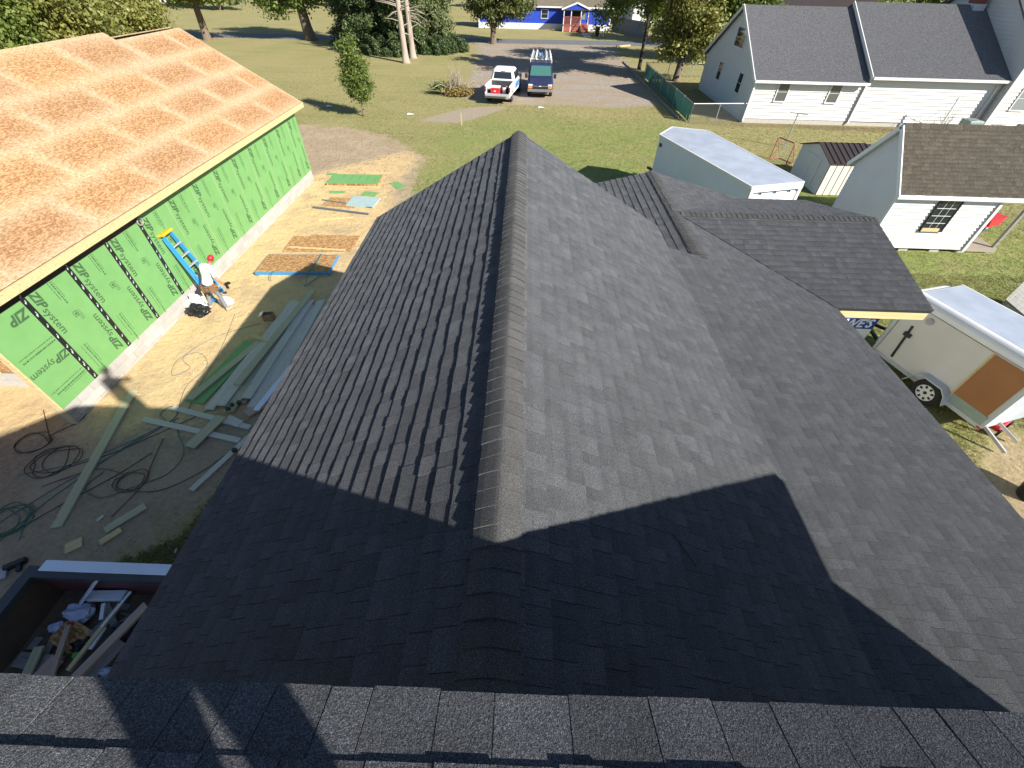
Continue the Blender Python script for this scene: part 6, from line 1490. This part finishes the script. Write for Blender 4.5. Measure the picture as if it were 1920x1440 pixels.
# evergreens with two bare trunks in front
def conifer(base, label, h, r0, n, m_, seed, zlo=.2, droop=.25, size=.13):
    n = n * 3
    g = np.random.RandomState(seed); root = empty('conifer', base, label, 'tree'); t_ = MB(); t_.tube([(0, 0, -.05), (0, 0, h * .5), (0, 0, h)], [.3, .18, .02], 8); pts, tn = [], []
    nbr = int(h * 16)
    for k in range(nbr):
        z = zlo + (h - zlo) * (k / nbr) ** 1.15; L = r0 * (1 - (z / h)) ** .75 * g.uniform(.65, 1.1) + .15; a = g.uniform(0, 6.283)
        tip = np.array([L * math.cos(a), L * math.sin(a), z - droop * L]); st_ = np.array([0, 0, z + .1])
        t_.tube([tuple(st_), tuple(tip)], [.035, .008], 4, False); m2 = int(n / nbr)
        s_ = g.beta(2.2, 1.1, m2)[:, None]; p = st_ * (1 - s_) + tip * s_ + g.normal(size=(m2, 3)) * np.array([.2, .2, .14]); p[:, 2] -= np.abs(g.normal(size=m2)) * droop * .9
        pts.append(p); tn.append(np.clip(g.beta(2, 2) * .55 + g.beta(2, 2, m2) * .45 + (s_[:, 0] - .6) * .3, 0, 1))
    t_.build('trunk', MT['barkdark'], root); pts = np.concatenate(pts); tn = np.concatenate(tn); k = pts[:, 2] > .08
    leaves('crown', pts[k], size, m_, root, tn[k], aspect=2.2, droop=droop, seed=seed); return root
conifer((-16.8, 62, 0), 'dark dense evergreen behind the bare trunks', 13, 5.2, 17000, 'leaf_dark', 41)
conifer((-11.4, 63.5, 0), 'grey green evergreen with drooping branches beside the gravel', 13, 4.2, 17000, 'leaf_droop', 42, droop=.5)
conifer((-13.6, 60, 0), 'dark evergreen between the two bare trunks and the drooping one', 11, 3.0, 11000, 'leaf_dark', 43)
conifer((-20.5, 66, 0), 'dark evergreen at the back of the evergreen group', 12, 3.6, 9000, 'leaf_dark', 44)
g = np.random.RandomState(45)
for i, (x, y, r, lb) in enumerate(((-16.6, 59.3, 1.6, 'low dark bush under the evergreens, lawn side'), (-14.2, 58.2, 1.3, 'low dark bush behind the first bare trunk'), (-10.2, 60.4, 1.5, 'low dark bush under the drooping evergreen'), (-8.4, 62.3, 1.3, 'low dark bush at the gravel edge'))):
    q = empty('bush', (x, y, 0), lb, 'bush', 'bushes under the evergreens'); d = g.normal(size=(11000, 3)); d /= np.linalg.norm(d, axis=1)[:, None]; d *= (g.uniform(.3, 1, (11000, 1)) ** .4) * np.array([r * 1.2, r, r * 1.0]) * (1 + .2 * np.sin(d[:, :1] * 9 + d[:, 1:2] * 7)); d[:, 2] = np.abs(d[:, 2]); leaves('foliage', d, .095, 'leaf_dark', q, seed=60 + i)
    s = MB(); s.tube([(0, 0, 0), (.1, 0, r * .6)], [.05, .02], 5); s.build('stem', MT['barkdark'], q)
for i, (x, y, h, lb) in enumerate(((-12.33, 53.9, 13, 'tall pale dead trunk with bare side branches'), (-12.2, 57.0, 12, 'second bare pale trunk just behind the dead one'))):
    q = empty('dead_tree', (x, y, 0), lb, 'tree'); t_ = MB(); t_.tube([(0, 0, -.05), (0, 0, .15), (-.03, 0, 1.2), (-.08, .05, h * .5), (-.15, .1, h)], [.55, .36, .29, .21, .06], 10); t_.build('trunk', MT['barkpale'], q, smooth=True); g = random.Random(70 + i); b_ = MB()
    for k in range(34):
        z = g.uniform(2.2, h - 1); f_ = z / h; x0 = -.02 - .13 * f_; a = g.choice((g.uniform(2.4, 4.0), g.uniform(-.8, .8), g.uniform(0, 6.28))); L = g.uniform(.8, 2.4); dz_ = -L * g.uniform(.15, .5) if g.random() < .7 else L * .2
        p1 = (x0 + L * .5 * math.cos(a), L * .4 * math.sin(a), z + dz_ * .4 + .1); p2 = (x0 + L * math.cos(a), L * .8 * math.sin(a), z + dz_); b_.tube([(x0, 0, z), p1, p2], [.05, .032, .01], 5)
    b_.build('bare_branches', MT['barkpale'], q)
# brush pile
bp = empty('brush_pile', (-5.5, 40.4, 0), 'heap of cut branches and dry leaves beside the pickup', 'brush pile'); g = random.Random(77); b_ = MB()
for k in range(110):
    a = g.uniform(0, 6.28); r = g.uniform(0, 1.5); p0 = Vector((r * math.cos(a), r * .8 * math.sin(a), g.uniform(0, .3))); d = Vector((-p0.x * .8 + g.uniform(-.6, .6), -p0.y * .6 + g.uniform(-.5, .5), g.uniform(.3, 1.5) * (1.5 - r * .6)))
    b_.tube([p0, p0 + d * .5 + Vector((g.uniform(-.1, .1), 0, .08)), p0 + d], [g.uniform(.02, .05), .018, .006], 5)
for k in range(16): a = g.uniform(0, 6.28); b_.tube([(.5 * math.cos(a), .4 * math.sin(a), .4), (1.4 * math.cos(a), 1.1 * math.sin(a), g.uniform(.3, .9)), (g.uniform(1.9, 2.7) * math.cos(a), 1.8 * math.sin(a), g.uniform(.05, .9))], [.03, .02, .006], 4)
b_.build('branches', MT['barkpale'], bp)
g = np.random.RandomState(5); d = g.normal(size=(2300, 3)) * np.array([.5, .32, .22]); d[:, 2] = np.abs(d[:, 2]) + .05; leaves('dry_leaves', d + np.array([.35, -.55, .1]), .085, 'leaf_dry', bp, seed=8)
d = g.normal(size=(1100, 3)) * np.array([.35, .25, .22]); d[:, 2] = np.abs(d[:, 2]) + .1; leaves('green_leaves', d + np.array([-1.25, -.1, .15]), .10, 'leaf_mid', bp, seed=9)
stk = MB(); stk.box(-.02, .02, -.02, .02, 0, .75); stk.box(-.022, .022, -.022, .022, .6, .75); tag(stk.build('survey_stake', MT['pine'], loc=(-4.05, 31.35, 0)), 'thin wooden survey stake standing on the lawn', 'stake')
for (x, y, lb) in ((-14.1, 35.3, 'small white paper scrap on the lawn behind the young tree'), (-7.9, 33.7, 'tiny pale scrap on the lawn near the gravel pad'), (1.25, 36.6, 'small white scrap on the grass in front of the van')):
    q = MB(); q.prism([(-.22, -.1, .03), (.2, -.12, .06), (.24, .1, .04), (-.15, .14, .09)], (0, 0, .01)); tag(q.build('paper_scrap', MT['vinyl'], loc=(x, y, 0)), lb, 'scrap')
lumber((11.6, 69.4, .08), (13.6, 70.8, .08), .2, .14, MT['pine'], 'yellow timber lying at the corner of the gravel by the road', name='timber', cat='timber')

# ------------------------------------------------------------------ ground litter and grass blades
def scatter_ok(P, keep, avoid, m=0.0):
    ok = np.ones(len(P), bool)
    if keep: ok &= np.maximum.reduce([seg_sdf(P, REG[k]) for k in keep]) > m
    for k, d in avoid: ok &= seg_sdf(P, REG[k]) < d
    return ok
r_ = np.random.RandomState(90)
P = np.stack([r_.uniform(-9.9, -5.2, 9000), r_.uniform(6.2, 26, 9000)], 1); dens = r_.uniform(0, 1, 9000) < np.clip((P[:, 1] - 12) / 9, .12, 1) * np.clip((P[:, 0] + 10.3) / 3, .2, 1)
P = P[scatter_ok(P, ['sand'], []) & dens]
ln = MB(); 
for (x, y) in P[:3200]:
    a = r_.uniform(0, 6.28); L = r_.uniform(.015, .07); w = r_.uniform(.006, .018); d = Vector((math.cos(a), math.sin(a), r_.uniform(-.2, .5))).normalized(); s = Vector((-math.sin(a), math.cos(a), 0)); c = Vector((x, y, .012))
    ln.add([c - d * L - s * w, c + d * L - s * w, c + d * L + s * w, c - d * L + s * w], [(0, 1, 2, 3)], 1.0)
tag(ln.build('wood_shavings', MT['pine']), 'pale wood shavings scattered over the sand', 'wood shavings', kind='stuff')
def clods(n, x0, x1, y0, y1, keep, m_, name, label, cat, s0, s1, seed):
    r2 = np.random.RandomState(seed); P = np.stack([r2.uniform(x0, x1, n), r2.uniform(y0, y1, n)], 1); P = P[scatter_ok(P, keep, [])]; mb = MB()
    for (x, y) in P:
        s = r2.uniform(s0, s1); v = [(x + s * q[0] * r2.uniform(.7, 1.3), y + s * q[1] * r2.uniform(.7, 1.3), s * q[2] * .7) for q in ((1, 0, 0), (0, 1, 0), (-1, 0, 0), (0, -1, 0), (.1, .1, 1))]
        mb.add(v, [(0, 1, 4), (1, 2, 4), (2, 3, 4), (3, 0, 4)])
    return tag(mb.build(name, MT[m_]), label, cat, kind='stuff')
clods(700, -14, -5, 21, 30, ['dirt'], 'soil', 'soil_clods', 'small clods on the bare dirt beyond the barn', 'soil', .012, .04, 3)
clods(900, -6, 11, 38, 71, ['gravel'], 'concrete', 'gravel_stones', 'loose stones on the gravel drive', 'gravel', .015, .05, 4)
clods(350, -11, -5, 1.5, 6.3, ['dirt'], 'soil', 'dirt_crumbs', 'crumbs of soil on the shaded dirt', 'soil', .006, .018, 5)
def blades(n, x0, x1, y0, y1, h, seed, w=.012, per=4):
    r2 = np.random.RandomState(seed); P = np.stack([r2.uniform(x0, x1, n), r2.uniform(y0, y1, n)], 1)
    P = P[scatter_ok(P, None, [('sand', -.25), ('dirt', -.1), ('gravel', -.4), ('pad', -.1), ('bare', -.3)])]
    P = P[r2.uniform(0, 1, len(P)) < np.clip((50 - P[:, 1]) / 24, 0, 1)]
    for bx in ((-2.4, 5.3, -9, 7.5), (5, 7.1, 6.5, 11), (13.4, 18.5, 15.7, 18.7), (15.2, 31, 34, 45)): P = P[~((P[:, 0] > bx[0]) & (P[:, 0] < bx[1]) & (P[:, 1] > bx[2]) & (P[:, 1] < bx[3]))]
    out = []
    for k in range(per):
        q = P + r2.normal(size=P.shape) * .05; a = r2.uniform(0, 6.28, len(q)); hh_ = h * r2.uniform(.5, 1.3, len(q)); lean_ = r2.normal(size=(len(q), 2)) * h * .55
        d = np.stack([np.cos(a), np.sin(a)], 1) * w * (1 + hh_[:, None] * 0)
        z = np.zeros(len(q)); out.append(np.stack([np.column_stack([q - d, z]), np.column_stack([q + d, z]), np.column_stack([q + lean_, hh_])], 1))
    V = np.concatenate(out); n3 = len(V); me = bpy.data.meshes.new('grass'); me.vertices.add(3 * n3); me.vertices.foreach_set('co', V.reshape(-1).astype(np.float32)); me.loops.add(3 * n3); me.loops.foreach_set('vertex_index', np.arange(3 * n3, dtype=np.int32))
    me.polygons.add(n3); me.polygons.foreach_set('loop_start', np.arange(0, 3 * n3, 3, dtype=np.int32)); me.polygons.foreach_set('loop_total', np.full(n3, 3, np.int32)); me.update(calc_edges=True)
    c = V[:, 0, :2]; t = .42 + .3 * np.sin(c[:, 0] * .7 + 1.3 * np.sin(c[:, 1] * .5)) * np.sin(c[:, 1] * .9 + c[:, 0] * .3) + r2.normal(size=n3) * .2
    at = me.attributes.new('tint', 'FLOAT', 'FACE'); at.data.foreach_set('value', np.clip(t, 0, 1).astype(np.float32)); me.materials.append(MT['grassblade']); return me
tag(link('grass', blades(40000, 5.0, 20, 1.5, 14, .055, 1, .008)), 'short mown grass beside the house and trailers', 'grass', kind='stuff')
tag(link('grass', blades(130000, -24, 26, 12, 50, .042, 2, .010)), 'mown lawn grass between the house and the drive', 'grass', kind='stuff')
tag(link('grass', blades(6000, -7.6, -4.4, 1.8, 5.2, .06, 3)), 'dark shaded grass patch beside the dumpster', 'grass', kind='stuff')
